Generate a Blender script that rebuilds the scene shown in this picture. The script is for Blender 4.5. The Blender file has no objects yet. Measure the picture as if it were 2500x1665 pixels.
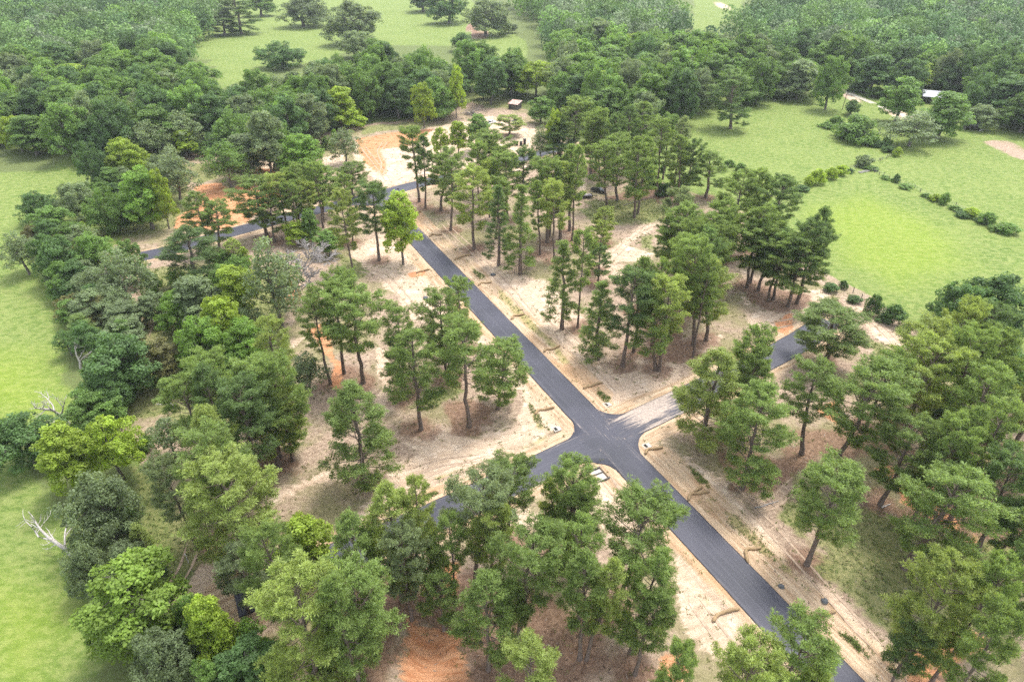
import bpy, bmesh, math, random
import numpy as np
from mathutils import Vector, Matrix

# ------------------------------------------------------------------ camera, sky, sun, exposure
scn = bpy.context.scene
col = scn.collection
cam_d = bpy.data.cameras.new('camera'); cam = bpy.data.objects.new('camera', cam_d); col.objects.link(cam)
CAM_H = 85.0
cam.location = (0, 0, CAM_H)
cam.rotation_euler = (math.radians(90 - 33.606), 0, 0)
cam_d.sensor_width = 36.0; cam_d.lens = 36.0 * 1580 / 2500
cam_d.clip_start = 1.0; cam_d.clip_end = 9000
scn.camera = cam
SUN_EL, SUN_AZ = math.radians(66), math.radians(42)      # azimuth measured from +Y (view direction) towards +X
w = bpy.data.worlds.new('World'); scn.world = w; w.use_nodes = True
wn = w.node_tree.nodes; wl = w.node_tree.links
sky = wn.new('ShaderNodeTexSky'); sky.sky_type = 'NISHITA'; sky.sun_disc = False
sky.sun_elevation = SUN_EL; sky.sun_rotation = SUN_AZ
sky.air_density = 1.0; sky.dust_density = 3.0; sky.ozone_density = 1.0; sky.altitude = 200
bg = wn['Background']; bg.inputs['Strength'].default_value = 0.15
hz = wn.new('ShaderNodeHueSaturation'); hz.inputs['Saturation'].default_value = .32      # thin high cloud greys the sky
wl.new(sky.outputs['Color'], hz.inputs['Color']); wl.new(hz.outputs['Color'], bg.inputs['Color'])
sd = bpy.data.lights.new('sun', 'SUN'); so = bpy.data.objects.new('sun', sd); col.objects.link(so)
sd.energy = 1.05; sd.angle = math.radians(14.0); sd.color = (1.0, 0.95, 0.87)
sdir = Vector((math.sin(SUN_AZ)*math.cos(SUN_EL), math.cos(SUN_AZ)*math.cos(SUN_EL), math.sin(SUN_EL)))
so.rotation_euler = sdir.to_track_quat('Z', 'Y').to_euler(); so.location = (0, 0, 300)
scn.view_settings.view_transform = 'Standard'; scn.view_settings.look = 'None'
scn.view_settings.exposure = 1.8; scn.view_settings.gamma = 1.0; scn.view_settings.use_curve_mapping = False
scn.cycles.max_bounces = 5; scn.cycles.diffuse_bounces = 3; scn.cycles.glossy_bounces = 2
scn.cycles.transmission_bounces = 3; scn.cycles.transparent_max_bounces = 4
scn.cycles.use_adaptive_sampling = True; scn.cycles.adaptive_threshold = 0.012
scn.cycles.use_denoising = False
rng = np.random.default_rng(11); random.seed(5)

# ------------------------------------------------------------------ measured layout (metres, camera stands above the origin)
# camera pitch 33.606 deg
TREES = [
 ('O',-148.2,447.4,15.3,27.2,0.7,'d','dark rounded oak standing alone in the far pasture, nearest the wood'),
 ('O',-183.3,627.2,25.6,38.1,1.2,'b','big grey-green oak in the far pasture near the top edge, left of centre'),
 ('F',-223.8,586.2,31.5,27.2,2.5,'d','dark conical pine at the left rim of the far pasture, right of a pair'),
 ('F',-235.5,580.1,19.5,22.5,1.6,'d','dark conical pine at the left rim of the far pasture, left of a pair'),
 ('B',-242.0,694.2,21.7,26.6,1.0,'g','pale green tree with a short bare trunk at the top edge of far pasture'),
 ('O',-120.3,537.8,28.7,36.1,1.4,'b','tall grey-green oak at the pasture rim, in front of the tree belt'),
 ('O',-108.0,478.5,17.2,21.9,0.8,'b','low grey-green oak crouched in front of the tall pasture oak'),
 ('O',-56.9,646.9,26.0,32.6,1.2,'d','dense dark oak in the far pasture, left of the oak with the forked trunk'),
 ('O',-21.5,576.4,26.2,34.0,0.5,'b','spreading oak with visible dark trunk in the far pasture'),
 ('O',-89.7,727.1,21.3,30.7,1.0,'d','dark oak at the top edge of the far pasture'),
 ('B',-3.1,591.7,7.3,13.5,-0.4,'b','small grey bushy tree at the foot of the far pasture'),
 ('O',-37.0,509.6,11.8,15.9,0.4,'d','dark pointed tree at the lower corner of the far pasture'),
 ('D',-206.5,326.0,11.5,15.0,1.6,'w','bare grey leafless tree poking out of the top left wood'),
 ('D',-415.5,665.9,12.3,9.5,-0.7,'w','thin bare snag in the top left wood near the top edge'),
 ('L',-79.6,307.3,18.0,16.7,0.9,'y','bright yellow-green tree at the wood edge, left of the white sand lot'),
 ('B',-240.5,377.2,15.0,22.6,0.0,'y','light green rounded tree in the middle of the top left wood'),
 ('B',-206.8,272.3,14.0,11.5,0.0,'y','yellow-tipped tree at the left picture edge above the left pasture'),
 ('W',-135.0,269.7,17.0,15.0,0.0,'b','tall grey-green rounded tree at the corner of the top left wood, right of a pair'),
 ('W',-144.2,258.1,16.0,14.5,0.0,'b','tall grey-green rounded tree at the corner of the top left wood, left of a pair'),
 ('L',-133.5,263.7,11.0,8.9,0.0,'y','small yellow-green tree tucked between grey-green crowns left of the clay patch'),
 ('W',-115.6,215.2,19.0,13.8,0.9,'b','tall grey-green tree on bare soil left of the red clay patch'),
 ('N',-101.8,261.9,9.1,4.5,0.6,'y','slim yellow-green conifer sapling behind the red clay patch'),
 ('W',-103.1,229.2,16.8,14.1,0.8,'g','broad layered tree standing in the red clay patch'),
 ('B',-79.4,241.1,15.2,17.0,-0.0,'y2','wispy green tree behind the red clay patch, left of the white sand lot'),
 ('W',-66.9,257.6,13.6,11.6,0.7,'b','airy grey-green tree on the left rim of the white sand lot'),
 ('B',-145.8,240.5,14.0,13.7,0.0,'y','fresh green tree in the belt between left pasture and clay patch'),
 ('O',-153.1,233.5,15.0,10.1,0.0,'d','dark tree in the belt above the left pasture with a bare limb'),
 ('L',-110.2,193.3,18.9,6.8,0.9,'y','thin yellow-topped tree with long bare trunk left of the clay patch'),
 ('B',-115.5,193.3,19.6,11.3,0.9,'y2','mid green tree beside the thin yellow-topped tree'),
 ('O',-141.4,198.7,13.0,11.3,0.0,'b','blue-grey tree at the corner of the left pasture'),
 ('O',-153.8,197.9,10.0,11.3,0.0,'d','low dark tree bulging into the left pasture'),
 ('O',-125.9,191.5,14.0,11.8,0.0,'g','broad tree in the belt behind the low dark pasture tree'),
 ('S',-131.9,184.6,6.0,4.1,0.0,'y','bright small bush in the belt above the left pasture'),
 ('B',-142.2,186.5,10.0,9.9,0.0,'g','light green bushy tree behind the pale thin tree at left'),
 ('P',-90.0,176.1,18.2,8.3,-0.4,'g','pine over the red clay patch with its trunk reaching the far road'),
 ('P',-86.7,175.0,16.3,8.9,2.1,'g','pine right of the clay-patch pine, beside the far road'),
 ('P',-76.6,186.5,19.1,13.6,0.5,'g','big pine with twin trunks in front of the red clay patch'),
 ('P',-72.6,181.9,14.6,8.0,0.9,'g','slender pine hard against the twin-trunked clay-patch pine'),
 ('P',-69.8,197.5,16.6,10.1,1.1,'g','pine whose trunk stands at the far road, left of centre gap'),
 ('P',-63.8,205.4,17.3,11.4,1.6,'g','pine on the far side of the far road near the sand lot'),
 ('P',-56.7,221.1,12.1,11.3,-0.2,'g','pine at the lower rim of the white sand lot'),
 ('P',-45.1,164.0,23.8,7.4,-0.3,'y','yellow-green pine with a thin leaning trunk left of the main road head'),
 ('P',-48.9,182.2,11.9,5.6,1.5,'g','pine with a thick dark trunk behind the thin leaning pine'),
 ('P',-38.8,170.4,23.7,9.6,1.2,'d','dark pine with a long straight trunk left of the main road head'),
 ('L',-31.4,167.7,21.1,9.6,1.0,'y','bright lime-green tree beside the upper end of the main road'),
 ('L',-61.0,181.6,11.0,5.9,0.5,'g','vivid green young tree standing above the bare grey tree'),
 ('L',-53.8,173.6,7.8,7.2,0.4,'g','vivid green bushy tree right of the bare grey tree'),
 ('L',-65.2,180.8,7.5,7.2,0.4,'y','light green young tree beside the far road above bare tree'),
 ('P',-76.4,161.4,10.4,5.1,0.0,'y','small thin pine between far road and the grey-topped tall pine'),
 ('L',-74.0,161.8,8.0,2.6,0.0,'y','small yellow bush beside the small thin pine'),
 ('W',-135.2,161.4,12.8,9.6,0.6,'b','pale thin-leaved tree at the left picture edge in the left pasture'),
 ('O',-121.5,155.4,14.4,10.4,0.7,'d','dark round tree on the left pasture rim, upper of the group'),
 ('O',-113.5,158.4,13.1,10.2,0.6,'g','round leafy tree on the left pasture rim near the road end'),
 ('W',-97.9,143.6,16.3,11.9,0.8,'b','grey-green tree with bare grey limbs below the far road end'),
 ('B',-101.9,155.4,12.7,6.2,0.3,'g','narrow tree at the very end of the far road'),
 ('O',-116.4,148.5,10.0,7.9,0.5,'g','green tree at the left pasture corner, low and round'),
 ('W',-106.3,145.1,10.1,9.6,0.5,'b','dull grey-green tree over the left pasture corner'),
 ('S',-109.2,140.5,5.0,8.1,0.0,'o','olive brown thicket at the left pasture corner'),
 ('N',-100.1,126.8,7.8,6.8,0.5,'g','cedar-like pointed dark bush on the left pasture rim'),
 ('L',-88.7,123.1,8.5,5.6,0.4,'g','conical tree with a bright top behind the big dark oak'),
 ('O',-80.2,107.7,13.9,13.9,0.7,'d','big dark oak on the left pasture rim, widest on that side'),
 ('D',-96.2,116.8,6.9,6.1,-1.1,'w',"dead grey limbs rising from the big dark oak's left side"),
 ('O',-80.2,100.2,11.0,7.7,0.0,'d','dark tree clinging to the front of the big dark oak'),
 ('B',-80.2,96.8,9.0,9.0,0.0,'g','leafy green tree beside the forked dead tree'),
 ('D',-88.1,98.0,9.8,7.3,-1.2,'w','forked bare dead tree leaning over the left pasture'),
 ('D',-88.8,97.7,3.1,6.4,-1.9,'w','low dead branch reaching into the left pasture below the forked tree'),
 ('O',-87.9,87.1,11.0,11.1,0.5,'d','dark oak cut by the left picture edge below the dead trees'),
 ('L',-75.1,80.1,14.6,8.2,0.7,'y','bright lime-green tree, left half of the lime pair by the left pasture'),
 ('L',-69.7,83.0,13.6,8.7,0.7,'y','bright lime-green tree, right half of the lime pair by the left pasture'),
 ('S',-69.1,90.4,3.5,3.2,0.2,'g','small vivid bush on bare soil right of the lime-green pair'),
 ('W',-62.9,88.8,8.9,6.4,0.4,'b','grey-green feathery tree right of the small vivid bush'),
 ('F',-46.0,75.4,23.0,7.8,0.0,'y','pale yellow-green pine above the biggest pale pine at left'),
 ('B',-74.1,111.1,10.9,8.2,0.4,'o','brownish sparse tree right of the big dark oak'),
 ('B',-75.3,133.0,14.0,10.6,0.7,'b','grey-green tree beside the bright conical tree'),
 ('B',-79.1,131.4,11.0,7.9,0.0,'y2','soft green tree left of the bright conical tree'),
 ('L',-67.3,136.4,15.0,9.4,0.7,'y','bright yellow-green conical tree in the left grove'),
 ('L',-64.7,122.2,14.7,10.0,-0.0,'y','yellow-green tree directly below the bright conical tree'),
 ('B',-66.4,114.5,14.1,10.1,0.7,'y2','fresh green feathery tree in the left grove'),
 ('B',-57.5,116.5,12.2,9.7,0.6,'y2','green layered tree right of the feathery tree'),
 ('P',-86.5,155.4,17.1,13.0,2.2,'d',"tall dense dark tree right beside the far road's left end"),
 ('W',-56.4,134.3,23.5,12.7,0.7,'b','tall grey-topped pine with a long bare trunk beside the bare grey tree'),
 ('D',-56.1,145.1,17.0,12.3,6.4,'v','bare grey many-twigged tree in the left grove'),
 ('P',-37.2,115.5,25.0,10.1,0.0,'g','pine on the upper side of the big pine clump left of the main road'),
 ('P',-39.3,111.6,21.8,6.4,-0.2,'g','slim pine with a long leaning trunk by the red clay strip'),
 ('F',-49.8,84.4,24.0,7.6,0.0,'d','dark green pine left of the yellow-green pine in the left grove'),
 ('F',-40.7,88.0,24.0,8.3,0.0,'g','round pine right of the dark grove pine'),
 ('F',-43.4,88.8,17.5,9.4,1.3,'y','yellow-green pine with dead lower branches in the left grove'),
 ('W',-43.2,109.5,9.0,7.9,0.4,'b','ghostly thin grey tree left of the red clay strip'),
 ('P',-32.3,111.9,24.4,12.2,1.7,'g','big full pine with several trunks left of the main road'),
 ('P',-22.9,108.9,21.0,6.6,0.0,'g','pine peeking between the big full pine and the roadside pines'),
 ('P',-14.4,114.4,21.0,9.3,0.0,'g','round-topped pine left of the main road where its crown touches the asphalt'),
 ('P',-11.2,124.7,19.0,6.4,0.0,'g',"small airy pine crown overlapping the main road's left edge"),
 ('P',-18.0,97.0,23.4,9.7,0.2,'g','spreading pine with a bare trunk at the left of the junction clearing'),
 ('P',-22.9,106.6,16.3,6.1,0.6,'g','slim pine behind the spreading pine of the junction clearing'),
 ('P',-8.5,97.7,24.6,9.4,0.4,'g','tall pine with clustered trunks in the junction clearing'),
 ('P',-13.7,111.8,14.1,6.0,0.7,'g','short pine behind the clustered-trunk pine'),
 ('F',-2.9,102.9,17.1,8.7,1.4,'g','leaning pine with drooping low limbs nearest the main road'),
 ('F',-26.5,82.1,22.7,9.9,1.5,'g','shaggy dark pine at the lower left of the junction clearing'),
 ('P',-32.5,215.8,26.4,9.9,0.3,'g','tall pine at the far road junction, leftmost of that row'),
 ('P',-29.7,210.4,24.7,7.7,1.0,'d','dark pine close behind the leftmost far junction pine'),
 ('P',-24.2,207.9,21.9,11.4,2.6,'g','broad pine third from left at the far road junction'),
 ('P',-19.6,192.4,23.0,8.2,1.2,'g','pine with a straight trunk on the sandy bank by the main road head'),
 ('P',-11.4,177.3,25.1,11.4,0.5,'y','light green pine with the longest bare trunk on the right bank'),
 ('P',-4.5,227.3,21.8,14.1,-2.2,'g',"wide pine in front of the far road's middle stretch"),
 ('P',-1.5,199.6,22.8,10.0,-0.1,'g','pine left of the visible far road stretch'),
 ('N',-3.8,166.5,23.7,7.2,0.2,'d','narrow shaggy pine foliaged low, left of two, on the right bank'),
 ('N',2.3,161.1,25.7,8.6,-0.2,'g','narrow shaggy pine foliaged low, right of two, on the right bank'),
 ('P',8.3,173.7,22.4,5.5,-1.2,'g','thin pine with small crown in the middle right bank row'),
 ('P',10.8,182.1,26.2,11.0,-0.6,'g','tall wide pine behind the right bank row'),
 ('P',12.3,170.0,24.1,7.4,-0.5,'y','yellowish pine with thin trunk in the right bank row'),
 ('P',18.4,191.5,27.5,8.0,-0.8,'g','tall pine left of the parked black vehicle'),
 ('P',18.6,183.9,29.3,5.9,0.3,'g','thin-stemmed pine just left of the parked black vehicle'),
 ('L',-22.2,265.9,14.0,8.0,0.0,'y','lime-green young tree behind the far junction pines'),
 ('L',-29.3,264.1,12.0,6.3,0.0,'y','small lime-green tree at the right rim of the white sand lot'),
 ('L',-13.6,271.5,15.0,9.4,0.0,'g','green young tree behind the wide far-road pine'),
 ('P',-1.3,295.7,9.2,12.5,0.2,'y','pale flat-topped pine in front of the white vehicle'),
 ('W',11.6,260.9,14.1,7.4,-0.2,'b','thin grey see-through tree beside the visible far road stretch'),
 ('L',17.1,260.5,20.0,7.5,0.0,'y','bright-topped tree rising behind the dense far-road pine'),
 ('N',19.6,259.5,16.8,15.7,-0.6,'d',"dense dark pine covering the far road's right end"),
 ('P',24.6,262.4,24.0,13.3,0.0,'g',"pine above the far road's right end"),
 ('P',32.9,248.5,23.0,12.7,0.0,'g',"pine right of the one above the far road's end"),
 ('P',37.1,217.3,23.2,12.3,-3.0,'g','pine with the stoutest trunk right of the black vehicle'),
 ('P',32.6,210.3,23.1,10.0,-2.9,'g','pine with green-grey trunk in front of the black vehicle'),
 ('P',40.7,202.1,26.7,9.6,-1.5,'g','pale-trunked pine of the trio in the pine-straw clearing, front one'),
 ('P',42.4,205.5,25.5,9.3,0.8,'g','pale-trunked pine of the trio in the pine-straw clearing, rear one'),
 ('P',50.0,253.5,25.0,14.5,0.0,'g','high pine above the trio of pale trunks'),
 ('P',51.9,221.8,27.2,9.9,-1.6,'g','pine with a straight trunk between pale trio and right pasture'),
 ('P',57.5,214.3,23.6,9.2,-2.0,'g','sparse pine on the right pasture line, left stem of two'),
 ('P',59.8,215.7,22.0,8.3,0.6,'d','sparse pine on the right pasture line, right stem of two'),
 ('P',68.6,218.9,16.6,12.6,-1.4,'g','bushy pine on the right pasture line below the two sparse stems'),
 ('P',27.9,181.9,11.6,6.7,-0.5,'y','short bright round pine left of the white sand track'),
 ('P',24.7,164.0,15.0,5.1,0.0,'y','second short bright round pine left of the white sand track'),
 ('P',16.1,134.1,26.1,5.4,0.3,'g','pine with a leaning bare trunk on the white sand right of main road'),
 ('N',12.2,133.4,23.2,8.0,-0.8,'g','narrow drooping pine on the white sand right of the main road'),
 ('N',19.5,120.5,19.7,8.4,-0.6,'g','feathery pine low-branched at the right of the white sand'),
 ('P',23.5,156.4,11.9,6.0,-0.4,'d','dark pine between leaning bare trunk and white sand track'),
 ('P',40.7,157.7,19.0,5.1,0.0,'g','small round pine at the end of the white sand track'),
 ('P',42.8,140.6,25.0,7.3,0.0,'g','broad pine on top of the dense grove right of the sand track'),
 ('P',39.3,135.8,24.0,7.1,0.0,'g','broad pine in the heart of the dense grove right of sand track'),
 ('P',28.2,123.7,24.0,6.6,0.0,'g','left corner pine of the dense grove right of the sand track'),
 ('P',32.1,123.7,24.0,4.0,0.0,'g',"inner pine beside the dense grove's left corner pine"),
 ('P',41.6,121.8,25.0,5.9,0.0,'g','right corner pine of the dense grove'),
 ('P',62.4,175.2,13.3,7.9,-0.8,'g','pine with bare trunks showing behind the dense grove'),
 ('P',63.3,173.9,13.3,5.8,-0.1,'g','second pine with bare trunk showing behind the dense grove'),
 ('P',32.0,116.6,20.3,9.1,-2.6,'g','front pine of the dense grove with a bare red-brown foot'),
 ('P',42.8,126.5,28.1,9.4,-3.6,'g','dense grove pine with trunk above the cross road, left of two'),
 ('P',46.2,128.4,21.8,10.7,-2.0,'y','dense grove pine with trunk above the cross road, right of two'),
 ('P',32.7,116.2,24.0,7.8,0.0,'y','bright front pine in the middle of the dense grove'),
 ('P',24.9,118.1,24.0,9.1,0.0,'d',"dark low pine at the dense grove's left foot"),
 ('P',63.6,153.8,19.0,9.4,-1.8,'g','pasture-side pine grove, leftmost bare trunk'),
 ('P',65.2,156.3,23.2,9.4,-0.8,'g','pasture-side pine grove, rear trunk next to the leftmost'),
 ('P',66.0,152.0,19.0,9.7,-0.7,'g','pasture-side pine grove, third bare trunk from left'),
 ('P',66.9,146.7,19.0,9.4,-0.5,'g','pasture-side pine grove, fourth trunk from left, green with vines'),
 ('P',68.4,147.2,19.1,9.4,-0.2,'d','pasture-side pine grove, fifth trunk from left'),
 ('P',71.0,143.7,20.3,9.9,0.2,'g','pasture-side pine grove, second trunk from right'),
 ('P',74.0,145.4,23.4,10.3,0.3,'d','pasture-side pine grove, rightmost trunk leaning towards the pasture'),
 ('P',63.9,174.3,25.0,11.4,0.0,'g','tall pine at the back of the pasture-side grove, left'),
 ('P',74.7,170.4,25.0,11.2,0.0,'d','tall pine at the back of the pasture-side grove with open limbs'),
 ('P',69.8,176.2,25.0,7.0,0.0,'g','slim pine at the back of the pasture-side grove, middle'),
 ('P',75.8,148.7,25.0,7.2,0.0,'d','pine at the outer corner of the pasture-side grove'),
 ('P',44.4,155.2,23.0,11.2,0.0,'g','pine at the left rear of the pasture-side grove'),
 ('P',55.4,161.3,23.0,9.6,0.0,'g','pine filling the left of the pasture-side grove'),
 ('P',52.2,152.8,22.0,10.4,0.0,'g','low pine at the left foot of the pasture-side grove'),
 ('P',60.9,170.7,10.4,7.5,-0.8,'g','thin pine behind the left end of the pasture-side grove'),
 ('P',71.0,119.7,14.5,14.3,-0.6,'g',"wide round pine with several trunks covering the cross road's far end"),
 ('P',44.3,98.3,23.0,7.7,0.0,'g','pine beside the visible far piece of the cross road'),
 ('F',35.8,92.0,22.7,10.9,-0.4,'y','tall pale pine on the corner lot right of the junction'),
 ('P',42.9,94.6,20.7,7.8,1.2,'g','pine leaning behind the tall pale corner pine'),
 ('F',40.7,80.9,21.8,10.1,0.1,'g','full round pine on the straw-covered corner right of junction'),
 ('P',54.4,89.6,21.4,8.5,-2.2,'g','pine between full corner pine and the huge leaning pine'),
 ('P',58.3,84.9,23.1,12.5,0.2,'g','huge leaning pine with a thick dark trunk right of the junction'),
 ('P',66.3,91.8,22.0,7.9,0.0,'g','pine behind the huge leaning pine'),
 ('P',76.8,98.8,24.0,9.5,0.0,'y','pale pine at the sand edge of the right pasture'),
 ('P',72.5,90.5,24.0,10.5,0.0,'y','yellowish pine below the pale pine near the right pasture'),
 ('O',102.2,128.5,15.0,11.0,0.0,'d','dark broadleaf tree at the lower corner of the right pasture'),
 ('O',112.9,130.8,16.0,12.8,0.0,'d','large dark broadleaf tree cut by the right picture edge'),
 ('P',92.5,106.6,23.0,9.6,0.0,'d','dark pine between the dark broadleaf trees at the right edge'),
 ('O',92.5,103.5,19.0,13.2,0.0,'d','big dark round tree at the right edge above the pine wood'),
 ('P',78.3,83.9,24.0,8.3,0.0,'g','round pine at the right edge of the lower pine wood'),
 ('W',80.9,101.2,10.3,7.2,-0.5,'b','sparse grey half-dead tree among the right-hand pines'),
 ('P',63.3,77.1,20.5,9.6,-0.1,'g','pine with a thick forked trunk over the orange clay'),
 ('P',68.5,73.1,25.0,6.9,0.0,'g','pine in the right-hand wood, behind the forked-trunk pine'),
 ('P',73.6,74.0,25.0,6.5,0.0,'g','pine in the right-hand wood touching the right picture edge'),
 ('P',65.6,72.1,24.0,6.4,0.0,'g','pine in the right-hand wood between forked trunk and edge'),
 ('P',46.2,65.1,21.0,9.0,0.6,'g','lone leaning pine with a bare trunk on the grass right of the main road'),
 ('P',60.9,64.2,21.7,11.3,1.0,'g','broad pine with a long slanting trunk on red-brown straw'),
 ('P',74.4,67.7,20.7,7.6,-2.6,'d','pine with slim slanting trunk near the right edge'),
 ('P',75.6,65.1,14.1,6.8,-1.7,'d','dark pine cut by the right edge above the bottom corner'),
 ('F',51.7,47.7,24.0,7.6,0.0,'y','yellow-green pine near the bottom right corner, front of two'),
 ('P',55.4,46.3,25.0,5.4,0.0,'g','pine near the bottom right corner, behind the yellow-green one'),
 ('P',52.3,40.3,25.0,5.5,0.0,'g','shaded pine at the right edge just above the bottom corner'),
 ('P',49.2,45.3,14.0,4.6,0.0,'d','low dark pine bough clump beside the bottom right clay'),
 ('P',31.2,40.9,23.0,7.7,0.0,'g','round pine crown hiding the lower main road'),
 ('P',25.4,38.1,22.0,7.0,0.0,'y','yellow-green pine crown at the bottom edge left of the lower main road'),
 ('P',32.5,37.5,20.0,4.6,0.0,'y','small pine crown at the bottom edge right of round road-hiding crown'),
 ('P',15.5,57.5,21.7,10.2,2.4,'g','broad round pine beside the main road below the junction'),
 ('F',16.3,50.6,21.5,6.0,1.6,'g','narrow pine with a slanting trunk under the broad roadside pine'),
 ('P',16.5,47.6,17.8,5.3,1.2,'g','drooping pine with slanting trunk above the bottom sand'),
 ('P',10.2,49.7,21.4,4.9,2.2,'y','olive-yellow pine in the lower middle grove'),
 ('P',9.3,49.8,22.7,6.1,-0.6,'g','grey-green pine left of the olive-yellow pine'),
 ('P',18.1,39.6,20.0,4.1,0.0,'g','small pine at the bottom edge right of the drooping pine'),
 ('P',-0.6,68.7,18.9,7.5,-0.5,'g',"rich green round pine against the cross road's lower edge"),
 ('P',-3.0,58.6,21.0,5.6,0.0,'y','paler pine in front of the rich green roadside pine'),
 ('P',8.6,65.5,21.0,7.0,-0.2,'g',"pine at the junction's lower corner, right and taller of two"),
 ('P',7.4,67.4,16.4,4.1,-2.0,'y',"slim pine at the junction's lower corner, left of two"),
 ('P',7.9,65.6,15.2,7.2,1.4,'g',"pine in front of the junction's lower corner pair"),
 ('P',-16.3,58.8,24.0,8.1,0.0,'y','flat-topped yellow-green pine overhanging the cross road'),
 ('P',-12.7,60.3,24.0,4.6,0.0,'y','small yellow-green pine head joined to flat-topped roadside pine'),
 ('P',-14.4,60.5,14.3,8.8,1.8,'g','pine with a short dark trunk below the cross road'),
 ('P',-8.4,57.5,20.0,4.4,0.0,'g',"small round pine beside the cross road's lower edge"),
 ('P',0.9,52.6,22.8,9.3,0.6,'g','big layered pine in the centre of the lower grove'),
 ('P',-9.7,54.0,12.7,5.6,0.2,'g','slim pine with moss-green trunk beside the red clay hollow'),
 ('P',-3.2,48.3,20.3,7.6,-0.2,'g','full pine right of the red clay hollow at the bottom'),
 ('P',-0.3,51.3,13.6,4.9,0.6,'g','thin pine behind the full pine of the clay hollow'),
 ('P',-20.5,55.6,22.0,7.8,0.0,'g','light green pine between lime tree and cross road'),
 ('F',-20.4,47.0,22.9,8.4,1.8,'g','large green pine left of the red clay hollow'),
 ('P',1.7,39.1,20.0,6.4,0.0,'y','round pine head cut by the bottom edge, centre'),
 ('F',-40.8,64.0,24.0,11.3,0.0,'y','biggest pale yellow-green pine, cauliflower crown, in the left grove'),
 ('P',-50.3,67.8,20.0,5.5,0.0,'b','grey-green pine tucked left of the biggest pale pine'),
 ('P',-38.3,56.5,14.4,6.9,1.7,'b','dark-stemmed pine between dirt track and cross road'),
 ('O',-63.5,68.9,14.5,10.1,0.4,'b','tall grey-green oak below the lime-green pair'),
 ('N',-57.9,66.3,7.5,3.8,0.5,'y','small pointed young tree beside the dirt track'),
 ('O',-61.8,60.1,10.0,5.7,0.5,'b','grey-green bush at the foot of the white dead tree'),
 ('O',-57.1,61.5,8.0,6.6,0.0,'b','low grey-green tree behind the big round bush'),
 ('B',-50.7,52.4,15.5,11.1,0.7,'m','big round bushy tree casting a shadow on the left pasture'),
 ('D',-68.2,65.4,10.5,9.5,-8.5,'x','white bare dead tree leaning over the left pasture'),
 ('L',-30.0,61.3,14.0,7.0,0.0,'y','vivid light green tree left of the cross road'),
 ('L',-33.9,60.0,9.0,3.2,0.0,'y','small vivid green tree below the vivid light green one'),
 ('L',-39.5,49.3,13.1,5.7,0.2,'y','vivid lime tree at the lower left beside the hidden road'),
 ('F',-24.3,44.6,25.0,9.0,0.0,'y','huge pale pine at the bottom edge, left of centre'),
 ('P',-19.4,44.0,25.0,5.9,0.0,'g','pine merging with the huge pale pine at the bottom'),
 ('O',-44.2,45.5,11.0,7.4,0.0,'b','grey-green leafy tree at the bottom edge below the dirt track'),
 ('B',-33.3,45.5,9.0,6.6,0.0,'d','dark leafy tree at the bottom edge left of the huge pale pine'),
 ('O',-41.5,51.2,11.0,5.0,0.0,'g','dark green tree right behind the vivid lime tree'),
 ('S',-46.3,51.9,5.0,2.6,0.0,'g','small bush on the dirt track near the bottom'),
 ('O',-37.2,43.5,8.0,4.7,0.0,'g','low green tree on the bottom picture edge'),
 ('F',102.2,307.3,25.5,17.2,-2.0,'d','dark pine standing alone in the right pasture'),
 ('O',168.5,330.9,7.2,6.9,-0.3,'d','small round tree beside the pasture hedge'),
 ('B',160.3,341.6,25.0,14.5,-1.2,'g','tall tree at the wood corner where the pale track starts'),
 ('B',183.4,316.6,20.5,16.4,1.0,'g','bright tree beside the pale track near the barn'),
 ('B',204.2,389.6,11.1,11.7,-0.5,'g',"small bushy tree right of the pale track's upper end"),
 ('B',190.2,291.2,19.6,17.2,-0.9,'g','light green tree in front of the metal-roofed barn'),
 ('W',172.0,280.3,14.3,20.5,-0.7,'b','fallen-limbed grey tree at the corner of the right pasture'),
 ('O',216.5,305.3,10.7,14.2,-0.5,'b','dull green tree beside the dark lean-to'),
 ('B',224.5,381.3,15.0,21.2,0.0,'y','rounded bright tree behind the barn track'),
 ('O',-15.5,365.0,11.7,9.4,0.6,'g','small round tree in the grassy nook left of the shed'),
 ('L',-41.1,307.8,19.8,10.0,0.6,'y','slim yellow tree with bare stem at the wood edge above the sand lot'),
 ('L',-27.4,326.0,23.9,7.7,1.1,'y',"yellow-topped slim tree right of the sand lot's wood edge"),
 ('L',13.0,366.9,18.0,21.1,0.0,'y','bright yellow-green tree above the shed'),
 ('B',13.6,315.4,12.2,11.1,0.6,'g','bright leafy tree right of the shed'),
 ('L',-80.7,398.5,15.0,15.2,0.0,'y','light yellow-green tree in the belt above the sand lot'),
 ('B',48.3,352.7,16.0,16.7,0.0,'y','light green tree in the belt right of the shed'),
 ('L',82.2,470.9,16.0,19.7,0.0,'y','lime-green crown in the middle of the central wood'),
 ('S',152.9,291.2,10.3,16.9,-0.5,'g','long leafy hedge clump in the right pasture, big part'),
 ('S',152.3,310.3,4.8,6.2,-0.2,'g','hedge clump at the left end of the pasture hedge'),
 ('S',113.3,233.1,5.6,4.9,-0.3,'y','taller bush of the fence-line row in the right pasture'),
 ('S',109.8,231.2,3.5,3.3,-0.2,'y','low bush at the left end of the fence-line row'),
 ('S',120.8,238.6,4.3,3.9,-0.2,'y','second bush of the fence-line row, yellow-topped'),
 ('S',126.7,243.1,3.8,4.0,-0.2,'y','right bush of the fence-line row, yellow-topped'),
 ('S',160.2,267.1,3.7,3.7,-0.2,'y','yellow bush where hedge and fence meet'),
 ('S',140.3,254.0,4.5,5.3,-0.2,'b','grey shrub at the fence corner'),
 ('S',143.9,234.9,3.3,2.6,-0.2,'d','small dark bush on the fence line'),
 ('S',148.5,216.6,2.4,2.6,-0.1,'y','small pale bush on the fence line, left of a pair'),
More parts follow.
